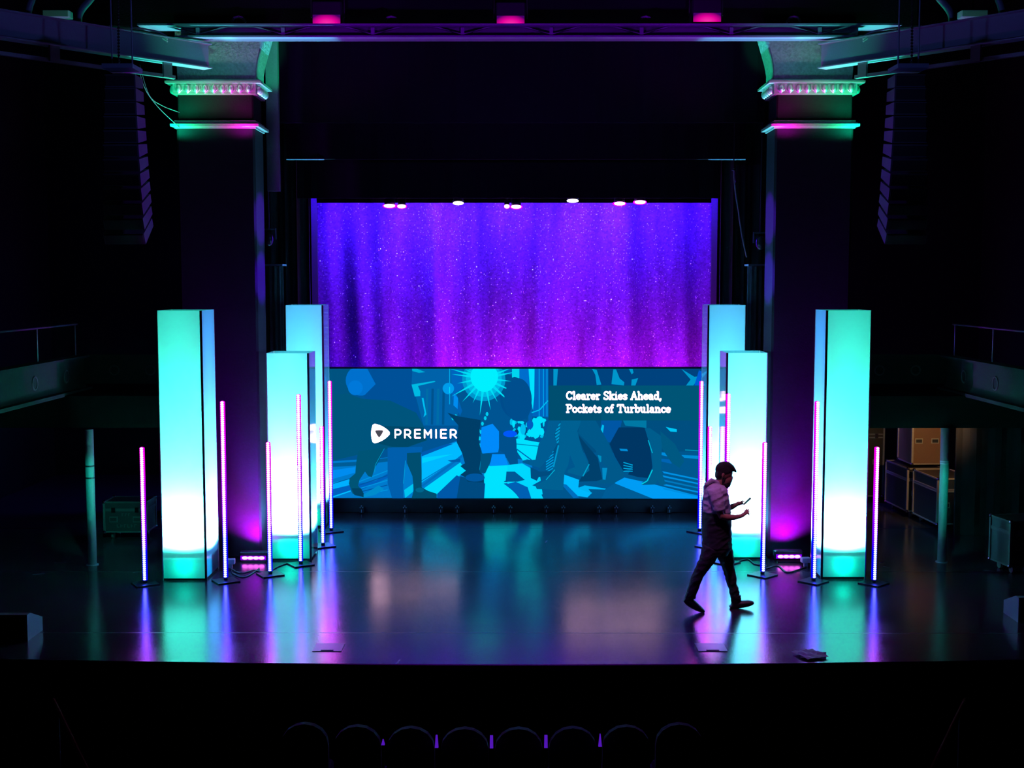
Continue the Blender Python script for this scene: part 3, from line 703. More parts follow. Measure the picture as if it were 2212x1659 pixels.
poly(T2, [(1470, 725), (1530, 730), (1660, 820), (1655, 1000), (1650, 1190), (1700, 1340), (1640, 1350), (1610, 1290), (1590, 1340), (1440, 1345), (1440, 1320), (1520, 1290), (1560, 1180), (1545, 950), (1510, 850)], (0, 92, 140))
line(T2, (1510, 860), (1555, 1000), 10, (0, 180, 215)); line(T2, (1555, 1180), (1500, 1300), 12, (0, 205, 230)); line(T2, (1500, 1300), (1440, 1335), 12, (0, 205, 230))
poly(T2, [(1640, 760), (1800, 900), (1900, 1090), (1850, 1160), (1760, 1100), (1660, 950)], (0, 88, 130))
poly(T2, [(1700, 715), (1820, 740), (1820, 770), (1750, 765)], (0, 196, 245))
# caption box
poly(T2, [(425, 265), (2120, 265), (2120, 645), (425, 645)], (0, 78, 112))
poly(T2, [(1000, 266), (2120, 266), (2120, 644), (1000, 644)], (0, 84, 118))
pic.build('picture', mats, wall, fix=False)
# lettering ---------------------------------------------------------
M['led_white'] = glow('screen_white', (1, .56, .74), 5.5)
M['led_grey'] = glow('screen_grey', lin((74, 74, 84)), 1)
def arc(cx, cy, rx, ry, a0, a1, n=14): return [(cx+rx*math.cos(R(a0+(a1-a0)*k/n)), cy+ry*math.sin(R(a0+(a1-a0)*k/n))) for k in range(n+1)]
XH = .64
serif = lambda x, y, a=.17, b=.17: [(x-a, y), (x+b, y)]
def Sg(w_, h): return [(w_*.86, h*.84), (w_*.7, h*.97), (w_*.45, h), (w_*.2, h*.9), (w_*.15, h*.72), (w_*.35, h*.56), (w_*.65, h*.46), (w_*.86, h*.3), (w_*.8, h*.1), (w_*.55, 0), (w_*.3, .02*h), (w_*.12, h*.16)]
G = {
 'C': (.86, [arc(.45, .5, .36, .48, 40, 320), [(.76, .98), (.76, .7)]]),
 'l': (.42, [[(.2, 0), (.2, 1)], serif(.2, 0), [(.04, 1), (.2, 1)]]),
 'e': (.66, [arc(.33, .32, .26, .31, 5, 310), [(.1, .34), (.58, .34)]]),
 'a': (.68, [arc(.27, .18, .19, .18, 0, 360), [(.48, 0), (.48, .44)], arc(.28, .46, .2, .18, 0, 150), [(.48, 0), (.62, 0)]]),
 'r': (.56, [[(.18, 0), (.18, XH)], serif(.18, 0, .15, .2), [(.03, XH), (.18, XH)], arc(.4, .38, .2, .25, 165, 60)]),
 'S': (.72, [Sg(.72, 1), [(.62, .98), (.62, .78)], [(.1, .02), (.1, .24)]]),
 's': (.56, [Sg(.56, XH)]),
 'k': (.72, [[(.18, 0), (.18, 1)], serif(.18, 0, .15, .12), [(.03, 1), (.18, 1)], [(.2, .26), (.54, XH)], [(.32, .36), (.58, 0)], [(.42, XH), (.66, XH)], [(.46, 0), (.7, 0)]]),
 'i': (.42, [[(.2, 0), (.2, XH)], serif(.2, 0), [(.04, XH), (.2, XH)], [(.19, .93), (.21, .93)]]),
 'A': (.9, [[(.12, 0), (.45, 1), (.78, 0)], [(.25, .32), (.65, .32)], [(-.02, 0), (.26, 0)], [(.64, 0), (.92, 0)]]),
 'h': (.78, [[(.18, 0), (.18, 1)], serif(.18, 0, .15, .12), [(.03, 1), (.18, 1)], arc(.38, .42, .2, .22, 170, 0)+[(.58, 0)], [(.46, 0), (.72, 0)]]),
 'n': (.78, [[(.18, 0), (.18, XH)], serif(.18, 0, .15, .12), [(.03, XH), (.18, XH)], arc(.38, .42, .2, .22, 170, 0)+[(.58, 0)], [(.46, 0), (.72, 0)]]),
 'd': (.74, [arc(.3, .32, .23, .31, 0, 360), [(.55, 0), (.55, 1)], [(.4, 1), (.55, 1)], [(.55, 0), (.7, 0)]]),
 ',': (.32, [[(.14, .06), (.14, -.02), (.06, -.2)]]),
 'P': (.8, [[(.2, 0), (.2, 1)], serif(.2, 0, .17, .2), [(.03, 1), (.45, 1)]+arc(.45, .75, .25, .25, 90, -90)+[(.2, .5)]]),
 'o': (.66, [arc(.32, .32, .26, .31, 0, 360)]),
 'c': (.6, [arc(.33, .32, .26, .31, 45, 315), [(.53, .62), (.53, .44)]]),
 't': (.5, [[(.2, .88), (.2, .18)]+arc(.34, .15, .14, .14, 180, 300), [(.02, XH), (.42, XH)]]),
 'f': (.5, [[(.2, 0), (.2, .78)]+arc(.36, .8, .16, .19, 180, 60), [(.02, XH), (.42, XH)], serif(.2, 0, .15, .2)]),
 'T': (.86, [[(.04, 1), (.8, 1)], [(.42, 0), (.42, 1)], serif(.42, 0, .2, .2), [(.04, 1), (.04, .76)], [(.8, 1), (.8, .76)]]),
 'u': (.78, [[(.03, XH), (.18, XH), (.18, .22)]+arc(.36, .22, .18, .21, 180, 340), [(.56, 0), (.56, XH)], [(.42, XH), (.56, XH)], [(.56, 0), (.7, 0)]]),
 'b': (.72, [[(.18, 0), (.18, 1)], [(.03, 1), (.18, 1)], arc(.42, .32, .23, .31, 0, 360)]),
 ' ': (.4, []),
}
GR = {
 'P': (.8, [[(.1, 0), (.1, 1), (.42, 1)]+arc(.42, .7, .28, .3, 90, -90)+[(.1, .4)]]),
 'R': (.85, [[(.1, 0), (.1, 1), (.42, 1)]+arc(.42, .7, .28, .3, 90, -90)+[(.1, .4)], [(.42, .38), (.72, 0)]]),
 'E': (.8, [[(.68, 1), (.1, 1), (.1, 0), (.68, 0)], [(.1, .5), (.62, .5)]]),
 'M': (.98, [[(.1, 0), (.1, 1), (.46, .38), (.82, 1), (.82, 0)]]),
 'I': (.3, [[(.12, 0), (.12, 1)]]),
}
def lettering(text, glyphs, px0, px1, pyb, pyt, sw, track, name, rnd_cap, Yt):
    x = 0; strokes = []
    for ch in text:
        adv, st = glyphs[ch]
        for s_ in st: strokes.append([(x+p[0], p[1]) for p in s_])
        x += adv+track
    x -= track; a = at(px0, pyb, Yt); b = at(px1, pyt, Yt)
    sx = (b.x-a.x)/x; sz = b.z-a.z; hw = sw*sz/2; m = MB(); k = 0
    for st in strokes:
        P = [Vector((a.x+p[0]*sx, 0, a.z+p[1]*sz)) for p in st]
        for i in range(len(P)-1):
            d = P[i+1]-P[i]
            if d.length < 1e-6: continue
            d.normalize(); nn = Vector((-d.z, 0, d.x))*hw; e = d*(hw*.3 if not rnd_cap else 0); k += 1; yy = Yt
            q = [P[i]-nn-e, P[i+1]-nn+e, P[i+1]+nn+e, P[i]+nn-e]
            m.add([(v.x, yy-.00002*k, v.z) for v in q], [(0, 1, 2, 3)])
        for p in P:
            if rnd_cap or len(P) > 2:
                k += 1; n_ = 10; m.add([(p.x+hw*math.cos(2*math.pi*j/n_), Yt-.00002*k, p.z+hw*math.sin(2*math.pi*j/n_)) for j in range(n_)], [tuple(range(n_))])
    return m.build(name, 'led_white', wall, fix=False)
YT = YS-.0003*layer[0]-.008
o = lettering('Clearer Skies Ahead,', G, 1223, 1430, 862.5, 846.5, .21, .03, 'caption_line', False, YT); o['label'] = 'white slab lettering, upper line of the caption'
o = lettering('Pockets of Turbulance', G, 1223, 1449, 890.5, 874.5, .21, .03, 'caption_line', False, YT); o['label'] = 'white slab lettering, lower line of the caption'
o = lettering('PREMIER', GR, 852, 988, 945.5, 928.5, .19, .26, 'brand_lettering', True, YT); o['label'] = 'white rounded capital lettering beside the logo'
def qcurve(P, bulge, n=8):
    out = []; c = sum((Vector(p) for p in P), Vector((0, 0)))/len(P)
    for i in range(len(P)):
        a, b = Vector(P[i]), Vector(P[(i+1) % len(P)]); mid = (a+b)/2; ctl = mid+(mid-c).normalized()*bulge*(b-a).length
        for k in range(n):
            q = (k+.6)/(n+.2); out.append((1-q)**2*a+2*q*(1-q)*ctl+q*q*b)
    return out
m = MB()
P = [at(*T1(*p), YT) for p in qcurve([(533, 678), (724, 783), (533, 896)], .2)]; m.add(P, [tuple(range(len(P)))])
P = [at(*T1(*p), YT-.004) for p in qcurve([(553, 755), (645, 755), (598, 832)], .12)]; m.add(P, [tuple(range(len(P)))], 1)
m.build('logo', ['led_white', 'led_grey'], wall, fix=False)['label'] = 'white rounded triangular logo with a dark inner triangle'
# clamps of the screen's ground support
for px in (787, 879, 955, 990, 1067, 1103, 1179, 1215, 1291, 1327, 1404, 1440):
    p = gnd(px, 1100); m = MB(); z = .1; y = YS-.14
    m.box((p.x, y+.03, .06), (.07, .1, .1)); m2 = MB()
    for dx, dz in ((-.022, 0), (.022, 0), (0, .03)): m2.ell((p.x+dx, y-.03, z+.005+dz), (.011, .011, .011), nu=8, nv=5)
    m2.box((p.x, y-.03, .045), (.012, .012, .05))
    c = m.build('clamp', 'black', wall); m2.build('bolt', 'paper', c)  # bolts coloured white to imitate glints on metal

# ------------------------------------------------------------------ light towers
def tower(s, px_f0, px_f1, py_b, h, depth, label, mats3, power, col, tallness):
    """footprint from the front corners on the floor"""
    A, B = gnd(px_f0, py_b), gnd(px_f1, py_b); wdt = (B-A).length; Y = A.y
    cx = (A.x+B.x)/2; cy = Y+depth/2; t = thing('light_tower', (cx, cy, 0), label, 'light tower', 'glowing towers on the stage')
    th = .008; zb = .03
    # single acrylic sheets held by the corner posts
    MB().add([(cx-wdt/2+.012, Y, zb), (cx+wdt/2-.012, Y, zb), (cx+wdt/2-.012, Y, h), (cx-wdt/2+.012, Y, h)], [(0, 1, 2, 3)]).build('front_panel', mats3[0], t, fix=False)
    MB().box((cx, Y+depth, (h+zb)/2), (wdt-.03, .012, h-zb)).build('back_panel', 'backpanel', t)
    for q in (-1, 1):
        X = cx+q*wdt/2
        MB().add([(X, Y+.012, zb), (X, Y+depth-.012, zb), (X, Y+depth-.012, h), (X, Y+.012, h)], [(0, 1, 2, 3)]).build('side_panel', mats3[1] if q == -s else mats3[2], t, fix=False)
    for q in (-1, 1):
        for y in (Y+.0, Y+depth):
            inner = q == -s and y == Y
            MB().box((cx+q*(wdt/2-.004), y, h/2), (.028 if inner else .012, .02, h)).build('corner_post', 'black' if inner else 'alu', t)
    MB().box((cx, cy, .012), (wdt-.05, depth-.05, .024)).build('base', 'black', t)
    f = MB().box((cx, cy+.02, .17), (wdt-.14, .22, .22), bev=.02).build('uplight', 'lensblack', t)
    MB().box((cx, cy+.02, .285), (wdt-.2, .16, .006)).build('lens', 'chrome', f)
    MB().box((cx, cy, .30), (wdt-.04, depth-.04, .006)).build('shelf', M['shelf'], t)
    top = Vector((cx, cy, h))
    for k, (sz, wt) in enumerate(((168, .48), (80, .0), (36, .18), (17, .26))):
        if wt: spot('tower_lamp', (cx, cy, .36), (cx, cy, 4), (col[0]+.025, col[1], min(1, col[2]+.08)) if sz > 100 else col, power*wt*tallness[k], sz, .6, .05, t)
    l = bpy.data.lights.new('tower_glow', 'POINT'); l.energy = power*.0008*tallness[4]; l.color = (0, 1, .72); l.shadow_soft_size = .05
    o = bpy.data.objects.new('tower_glow', l); COL.objects.link(o); o.parent = t; o.location = (0, -.2, .2)
    return t
M['backpanel'] = mat('grey_back_board', (.12, .2, .2), .7)
M['shelf'] = panel_mat('shelf_acrylic', (.5, .5, .5), .05)
CT = (.03, 1, .70); CS = (.08, .62, 1); CB = (.09, .78, 1)
tl = (1, 1, 1, 1, 1)
tower(-1, 352, 446, 1254, 3.66, .72, 'tall tower glowing green to white, foremost on the left, beside the outermost left tube', ('panel', 'side_panel', 'panel'), 5600, CT, tl)
tower(1, 1774, 1869, 1251, 3.66, .62, 'tall tower glowing green to white, foremost on the right, between two violet tubes', ('panel', 'side_panel', 'panel'), 5600, CT, tl)
tower(-1, 582, 672, 1211, 3.02, .6, 'shorter glowing tower on the left, in front of a taller pale blue one', ('panel', 'mirror_panel', 'mirror_panel'), 7000, CB, tl)
tower(1, 1564, 1651, 1208, 3.02, .6, 'shorter glowing tower on the right, directly behind the walking person', ('panel', 'mirror_panel', 'mirror_panel'), 7000, CB, tl)
tower(-1, 623, 703, 1139, 3.66, .62, 'rear tall pale blue tower on the left, next to the screen', ('panel', 'mirror_panel', 'mirror_panel'), 6500, CS, tl)
tower(1, 1524, 1604, 1139, 3.66, .62, 'rear tall pale blue tower on the right, next to the screen', ('panel', 'mirror_panel', 'mirror_panel'), 6500, CS, tl)

# ------------------------------------------------------------------ LED tubes on square plates
def led_tube(h):
    t = thing('led_tube', (0, 0, 0), 'x', 'led tube')
    rot = Matrix.Rotation(R(32), 3, 'Z')
    MB().box((0, 0, .009), (.305, .305, .018), rot, bev=.004).build('base_plate', 'plate', t, world=False)
    MB().tube([(0, 0, .018), (0, 0, .05)], .028, 10).build('socket', 'black', t, world=False)
    MB().box((0, .012, .05+h/2), (.022, .014, h)).build('backing', 'black', t, world=False)
    MB().tube([(0, 0, .06), (0, 0, .045+h), (0, 0, .055+h)], [.033, .033, .014], 12).build('halo_sleeve', TM[h][0], t, world=False, smooth=True)  # glowing sleeve added to imitate the halo round the pixels
    m = MB(); n = int(h/.0285)
    for k in range(n): m.ell((0, -.02, .075+(h-.04)*k/(n-1)), (.0245, .022, .0168), nu=8, nv=6)
    tag(m.build('led_beads', TM[h][1], t, world=False), kind='stuff')
    return t
pr = {1.8: None, 2.4: None}
spec = [(314, 1262, 1.8, 'short', 'outermost LED tube on the left, standing free beyond the green tower'),
        (488, 1256, 2.4, 'tall', 'LED tube between the green left tower and the left pillar'),
        (584, 1242, 1.8, 'short', 'LED tube at the outer corner of the shorter left tower'),
        (650, 1220, 2.4, 'tall', 'LED tube centred in front of the shorter left tower'),
        (698, 1180, 1.8, 'short', 'LED tube at the foot of the rear left tower, second from the screen'),
        (716, 1148, 2.4, 'tall', 'LED tube overlapping the left edge of the screen'),
        (1887, 1261, 1.8, 'short', 'outermost LED tube on the right, beyond the green tower'),
        (1757, 1257, 2.4, 'tall', 'LED tube between the right pillar and the green right tower'),
        (1647, 1243, 1.8, 'short', 'LED tube at the outer corner of the shorter right tower'),
        (1568, 1216, 2.4, 'tall', 'LED tube rising just behind the head of the walking person'),
        (1530, 1181, 1.8, 'short', 'LED tube behind the shoulder of the walking person, before the rear right tower'),
        (1511, 1149, 2.4, 'tall', 'LED tube overlapping the right edge of the screen')]
for px, py, h, hn, lab in spec:
    if pr[h] is None: o = pr[h] = led_tube(h)
    else: o = copy_tree(pr[h])
    o.location = gnd(px, py); o['label'] = hn + ' violet ' + lab; o['group'] = 'LED tubes on square plates'
    if px > 1106: o.rotation_euler.z = R(12)

# ------------------------------------------------------------------ LED bars at the pillar feet
M['bar_lens'] = glow('bar_lens_magenta', (1, .12, .9), 7)
M['bar_halo'] = glow('bar_rim_violet', (.25, 0, 1), .9)
def led_bar(px, py, lab, side):
    p = gnd(px, py+14); p.y = 17.8; c = at(px, py, 17.8); t = thing('wash_light', (p.x, 17.8, 0), lab, 'stage light', 'wash lights at the pillar feet')
    MB().box((p.x, 17.86, c.z+.02), (.42, .12, .13), bev=.02).build('housing', 'lensblack', t)
    for k in range(4):
        x = p.x-.12+.08*k; q = MB().ell((x, 17.79, c.z), (.044, .012, .024), nu=16).build('lens', 'bar_lens', t)
    MB().box((p.x, 17.797, c.z), (.37, .006, .062), bev=.002).build('bezel', 'bar_halo', t)
    m = MB(); m.tube([(p.x-.22, 17.87, c.z), (p.x-.22, 17.87, .03), (p.x+.22, 17.87, .03), (p.x+.22, 17.87, c.z)], .012, 6)
    m.box((p.x, 17.87, .013), (.34, .2, .026)); m.build('yoke', 'black', t)
    spot('pillar_uplight', (p.x, 17.86, c.z+.1), (p.x+.12*side, 18.12, 1.6), (.5, 0, 1), 1000, 140, 1, .03)
    spot('pillar_uplight', (p.x, 17.8, c.z+.1), (p.x+.0*side, 18.3, 5.5), (.22, .0, 1), 1500, 44, .9, .05)
    # pale power box beside it
    q = gnd(px-38*side*-1 if side < 0 else px+38, py+22)
led_bar(543, 1205, 'magenta four-lens wash light at the foot of the left pillar', 1)
led_bar(1705, 1202, 'magenta four-lens wash light at the foot of the right pillar', -1)
for px, py, lab in ((498, 1222, 'small pale power box on the floor beside the left wash light'), (1740, 1219, 'small pale power box on the floor beside the right wash light')):
    p = gnd(px, py+4); o = MB().box((0, 0, .09), (.13, .1, .07), Matrix.Rotation(R(8), 3, 'Z'), bev=.008).box((0, 0, .028), (.05, .04, .056)).build('power_box', 'junction')
    o.location = p; tag(o, lab, 'power box', 'power boxes by the pillars')
# cables on floor
for i, (P, lab) in enumerate((([(498, 1228), (520, 1238), (548, 1232), (575, 1236), (600, 1224), (622, 1216)], 'black cable snaking from the left wash light to the shorter left tower'),
          ([(560, 1228), (530, 1246), (505, 1240), (500, 1232)], 'black cable looped before the left wash light'),
          ([(1655, 1228), (1680, 1222), (1700, 1236), (1725, 1230), (1742, 1224)], 'black cable lying under the right wash light'),
          ([(1588, 1214), (1615, 1208), (1630, 1218), (1655, 1222)], 'black cable running along the foot of the shorter right tower'))):
    cable_thing('floor_cable', [gnd(a, b, .009) for a, b in P], .009, lab, 'cable', 'cable', 'cables on the stage floor')

# ------------------------------------------------------------------ stage lights over the curtain
M['lamp_hot_pink'] = glow('lens_pink', (1, .35, .95), 9); M['lamp_hot_white'] = glow('lens_white', (1, .93, .85), 9)
M['rim_pink'] = glow('lens_rim_pink', (.8, 0, .9), 1.4)
ZP = at(1106, 395, 22).z
def stage_light(px, py, kind, w_, lab):
    Y = 22.0; c = at(px, py, Y); r = w_/2*Y/F; k = min(1, w_/25)*.92
    t = thing('stage_light', (c.x, Y, c.z), lab, 'stage light', 'stage lights above the curtain')
    MB().tube([(c.x, Y+.1*k, c.z+.19*k), (c.x, Y+.02, c.z+.14*k), (c.x, Y-.01, c.z+.05*k), (c.x, Y-.02, c.z+.012)], [.05*k, .1*k, .103*k, .1*k], 16).build('housing', 'lensblack', t, smooth=True)
    MB().tube([(c.x-.1*k, Y, c.z+.1*k), (c.x-.1*k, Y, c.z+.26*k), (c.x+.1*k, Y, c.z+.26*k), (c.x+.1*k, Y, c.z+.1*k)], .008, 6).build('yoke', 'black', t)
    MB().tube([(c.x, Y, c.z+.26*k), (c.x, Y, ZP-.03)], .02, 8).build('clamp', 'black', t)
    MB().ell((c.x, Y-.03, c.z), (r, r*.7, .036 if kind == 'pink' else .032), nu=18).build('lens', 'lamp_hot_'+kind, t, smooth=True)
    if kind == 'pink': MB().ell((c.x, Y-.01, c.z), (r*1.2, r*.7, .046), nu=18).build('lens_rim', 'rim_pink', t, smooth=True)
    else: MB().tube([(c.x-.1, Y-.02, c.z+.04), (c.x, Y-.09, c.z+.07), (c.x+.1, Y-.02, c.z+.04)], .008, 6).build('reflector_ring', 'chrome', t)
for a in ((842, 445, 'pink', 26, 'hot pink stage light farthest left above the curtain'), (868, 446, 'pink', 19, 'smaller pink stage light touching the leftmost one'),
          (990, 439, 'white', 23, 'white stage light above the curtain, left of the centre pair'), (1095, 446, 'pink', 11, 'smallest pink stage light, left half of the centre pair'),
          (1115, 447, 'pink', 23, 'pink stage light at the centre of the curtain, right half of the pair'), (1237, 434, 'white', 25, 'white stage light above the curtain, right of the centre pair'),
          (1338, 440, 'pink', 25, 'pink stage light second from the right above the curtain'), (1382, 437, 'pink', 25, 'pink stage light farthest right above the curtain')):
    stage_light(*a)
tag(recentre(MB().tube([(-3.55, 22.0, ZP), (3.55, 22.0, ZP)], .03, 10).build('lighting_pipe', 'black')), 'black horizontal pipe carrying the stage lights above the curtain', 'pipe')

# pink lamps on the long beam
def lens_grad():
    m = bpy.data.materials.new('beam_lamp_lens'); m.use_nodes = True; nt = m.node_tree; n = nt.nodes; L = nt.links
    n.remove(n['Principled BSDF']); em = n.new('ShaderNodeEmission'); tc = n.new('ShaderNodeTexCoord')
    mp = n.new('ShaderNodeMapping'); mp.inputs['Location'].default_value = (-.5, -.5, -.0); L.new(tc.outputs['Generated'], mp.inputs[0])
    le = n.new('ShaderNodeVectorMath'); le.operation = 'LENGTH'; sc = n.new('ShaderNodeVectorMath'); sc.operation = 'MULTIPLY'; sc.inputs[1].default_value = (1, 0, .55)
    L.new(mp.outputs[0], sc.inputs[0]); L.new(sc.outputs[0], le.inputs[0])
    cr = n.new('ShaderNodeValToRGB'); e = cr.color_ramp.elements; e[0].position = 0; e[0].color = (1, .03, .42, 1); e[1].position = .62; e[1].color = (.05, 0, .12, 1)
    q = e.new(.34); q.color = (.8, 0, .33, 1)
    L.new(le.outputs['Value'], cr.inputs[0]); L.new(cr.outputs[0], em.inputs['Color']); em.inputs['Strength'].default_value = 1.0
    L.new(em.outputs[0], n['Material Output'].inputs['Surface']); return m
M['beam_lens'] = lens_grad()
for px, py, lab in ((705, 41, 'pink lamp box standing on the long beam, left one of three'), (1103, 43, 'pink lamp box standing on the long beam, middle one of three'), (1528, 37, 'pink lamp box standing on the long beam, right one of three')):
    c = at(px, py, 17.75); t = thing('beam_lamp', tuple(c), lab, 'stage light', 'pink lamps on the long beam')
    MB().box((c.x, 17.92, c.z+.07), (.42, .3, .36), bev=.02).build('housing', 'lensblack', t)
    MB().box((c.x, 17.765, c.z), (.385, .01, .12)).build('lens', 'beam_lens', t)
    MB().tube([(c.x-.23, 17.9, c.z+.05), (c.x-.23, 17.9, c.z+.4), (c.x+.23, 17.9, c.z+.4), (c.x+.23, 17.9, c.z+.05)], .012, 6).build('yoke', 'black', t)
# small clamps with pale bolts on the beam
for i, px in enumerate((515, 845, 1395, 1715)):
    c = at(px, 42, 17.7); t = thing('beam_clamp', tuple(c), ['dark rounded clamp on the beam above the left pillar', 'dark rounded clamp on the beam right of the left pink lamp', 'dark rounded clamp on the beam left of the right pink lamp', 'dark rounded clamp on the beam above the right pillar'][i], 'clamp', 'clamps on the long beam')
    MB().tube([c+Vector((-.1, 0, -.04)), c+Vector((-.06, 0, .02)), c+Vector((0, 0, .04)), c+Vector((.06, 0, .02)), c+Vector((.1, 0, -.04))], .018, 8).build('jaw', 'steel', t)
    for dx in (-.05, .0): MB().ell(c+Vector((dx-.02, -.02, -.035)), (.008, .008, .008), nu=8, nv=5).build('bolt', 'chrome', t)

# ------------------------------------------------------------------ line arrays
def line_array(s):
    px = (lambda x: x) if s < 0 else (lambda x: 2226-x)
    t0 = at(px(262), 165, 15.0); t = thing('line_array', tuple(t0), 'tall curved hanging loudspeaker array at the far %s of the stage' % ('left' if s < 0 else 'right'), 'loudspeaker', 'hanging loudspeaker arrays')
    N = 12; wv = .36
    for i in range(N):
        q = i/(N-1); py = 178+ (498-178)*q
        Y = 15.05+.55*q**2.2; c = at(px(268+10*q**1.5), py, Y); tilt = R(2+30*q**1.6)
        rot = Matrix.Rotation(-tilt*-1, 3, 'X')
        hh = .148; d = .30+.12*q
        m = MB(); prof = [(-d/2, -hh/2), (d/2, -hh/2*.72), (d/2, hh/2*.72), (-d/2, hh/2)]
        ww = wv+.14*q
        vs = [Vector((sx*ww/2, y, z)) for sx in (-1, 1) for y, z in prof]
        vs = [rot @ v + c for v in vs]
        m.add(vs, [(3, 2, 1, 0), (4, 5, 6, 7), (0, 1, 5, 4), (1, 2, 6, 5), (2, 3, 7, 6), (3, 0, 4, 7)])
        cab = m.build('cabinet', 'arraycase', t)
        MB().box((0, 0, 0), (ww-.03, .012, hh*.8)).build('grille', 'fabric', None)
        g = COL.objects[-1]; g.data.transform(Matrix.Translation(Vector(c)-t.location) @ rot.to_4x4() @ Matrix.Translation((0, -d/2-.005, 0)))
        g.parent = cab
    MB().box(tuple(t0+Vector((0, .05, .1))), (.36, .4, .05)).build('fly_frame', 'steel', t)
    for dx in (-.12, .12): MB().tube([t0+Vector((dx, .05, .12)), t0+Vector((dx, .05, 2.4))], .01, 6).build('chain', 'steel', t)
M['arraycase'] = mat('speaker_case', (.05, .05, .06), .6, bump=.2, bscale=200)
line_array(-1); line_array(1)

# ------------------------------------------------------------------ galleries
def gallery(s):
    m = MB()
    m.box((s*6.62, 14.5, 2.66), (.12, 9.1, .5)); m.box((s*6.55, 14.5, 2.92), (.22, 9.1, .03)); m.box((s*6.56, 14.5, 2.42), (.2, 9.1, .05))
    m.box((s*5.9, 19.05, 2.7), (1.55, .12, .42)); m.box((s*5.9, 19.0, 2.92), (1.55, .2, .03))
    struct('wall_gallery_%s' % ('left' if s < 0 else 'right'), m, 'parapet')
    struct('trim_%d' % (3 if s < 0 else 4), MB().box((s*7.4, 17.95+1.6, 2.18), (4.6, 3.4, .46)), mat('soffit_black', (.002, .002, .0025), .95, spec=.03))
    side = 'left' if s < 0 else 'right'
    t = thing('gallery_railing', (s*6.62, 12, 2.94), 'thin metal railing on top of the %s gallery parapet' % side, 'railing', 'gallery railings')
    MB().tube([(s*6.62, 10.2, 3.4), (s*6.62, 18.9, 3.4)], .014, 8).build('top_rail', 'greysteel', t)
    for y in (11.1, 12.5, 14.0, 15.7, 17.3, 18.8): MB().tube([(s*6.62, y, 2.935), (s*6.62, y, 3.4)], .012, 6).build('post', 'greysteel', t)
    for k, y in enumerate((14.4, 15.7, 17.0, 18.2)):
        ring = [(s*6.555, y+.09*math.cos(a*math.pi/8), 2.66+.09*math.sin(a*math.pi/8)) for a in range(17)]
        tag(recentre(MB().tube(ring, .012, 6, cap=False).build('ring_ornament', 'dimedge')), 'round ring ornament on the %s gallery front, %s' % (side, ('nearest the audience', 'second from the audience', 'third from the audience', 'fourth, nearest the corner')[k]), 'ornament', 'ring ornaments on the galleries')
    for k, x in enumerate((5.55, 6.1)):
        ring = [(s*x+.07*math.cos(a*math.pi/8), 18.98, 2.70+.07*math.sin(a*math.pi/8)) for a in range(17)]
        tag(recentre(MB().tube(ring, .012, 6, cap=False).build('ring_ornament', 'dimedge')), 'round ring ornament on the end wall of the %s gallery, %s' % (side, ('nearer the pillar', 'farther from the pillar')[k]), 'ornament', 'ring ornaments on the galleries')
gallery(-1); gallery(1)
# pipes holding the gallery
for px, py, lab in ((200, 1220, 'teal lit round pipe column on the far left under the gallery'), (2034, 1214, 'teal lit round pipe column on the far right before the road cases')):
    p = gnd(px, py); t = thing('pipe_column', tuple(p), lab, 'column', 'pipe columns under the galleries')
    MB().tube([(p.x, p.y, 0), (p.x, p.y, 1.95)], .062, 20).build('pipe', 'pole', t, smooth=True)
    for z in (1.42, 1.25) if px < 1000 else (1.46, 1.43): MB().tube([(p.x, p.y, z), (p.x, p.y, z+.022)], .064, 20).build('tape_band', 'black' if px < 1000 else 'junction', t)
    MB().tube([(p.x, p.y, 0), (p.x, p.y, .012)], .085, 16).build('foot', 'pole', t)

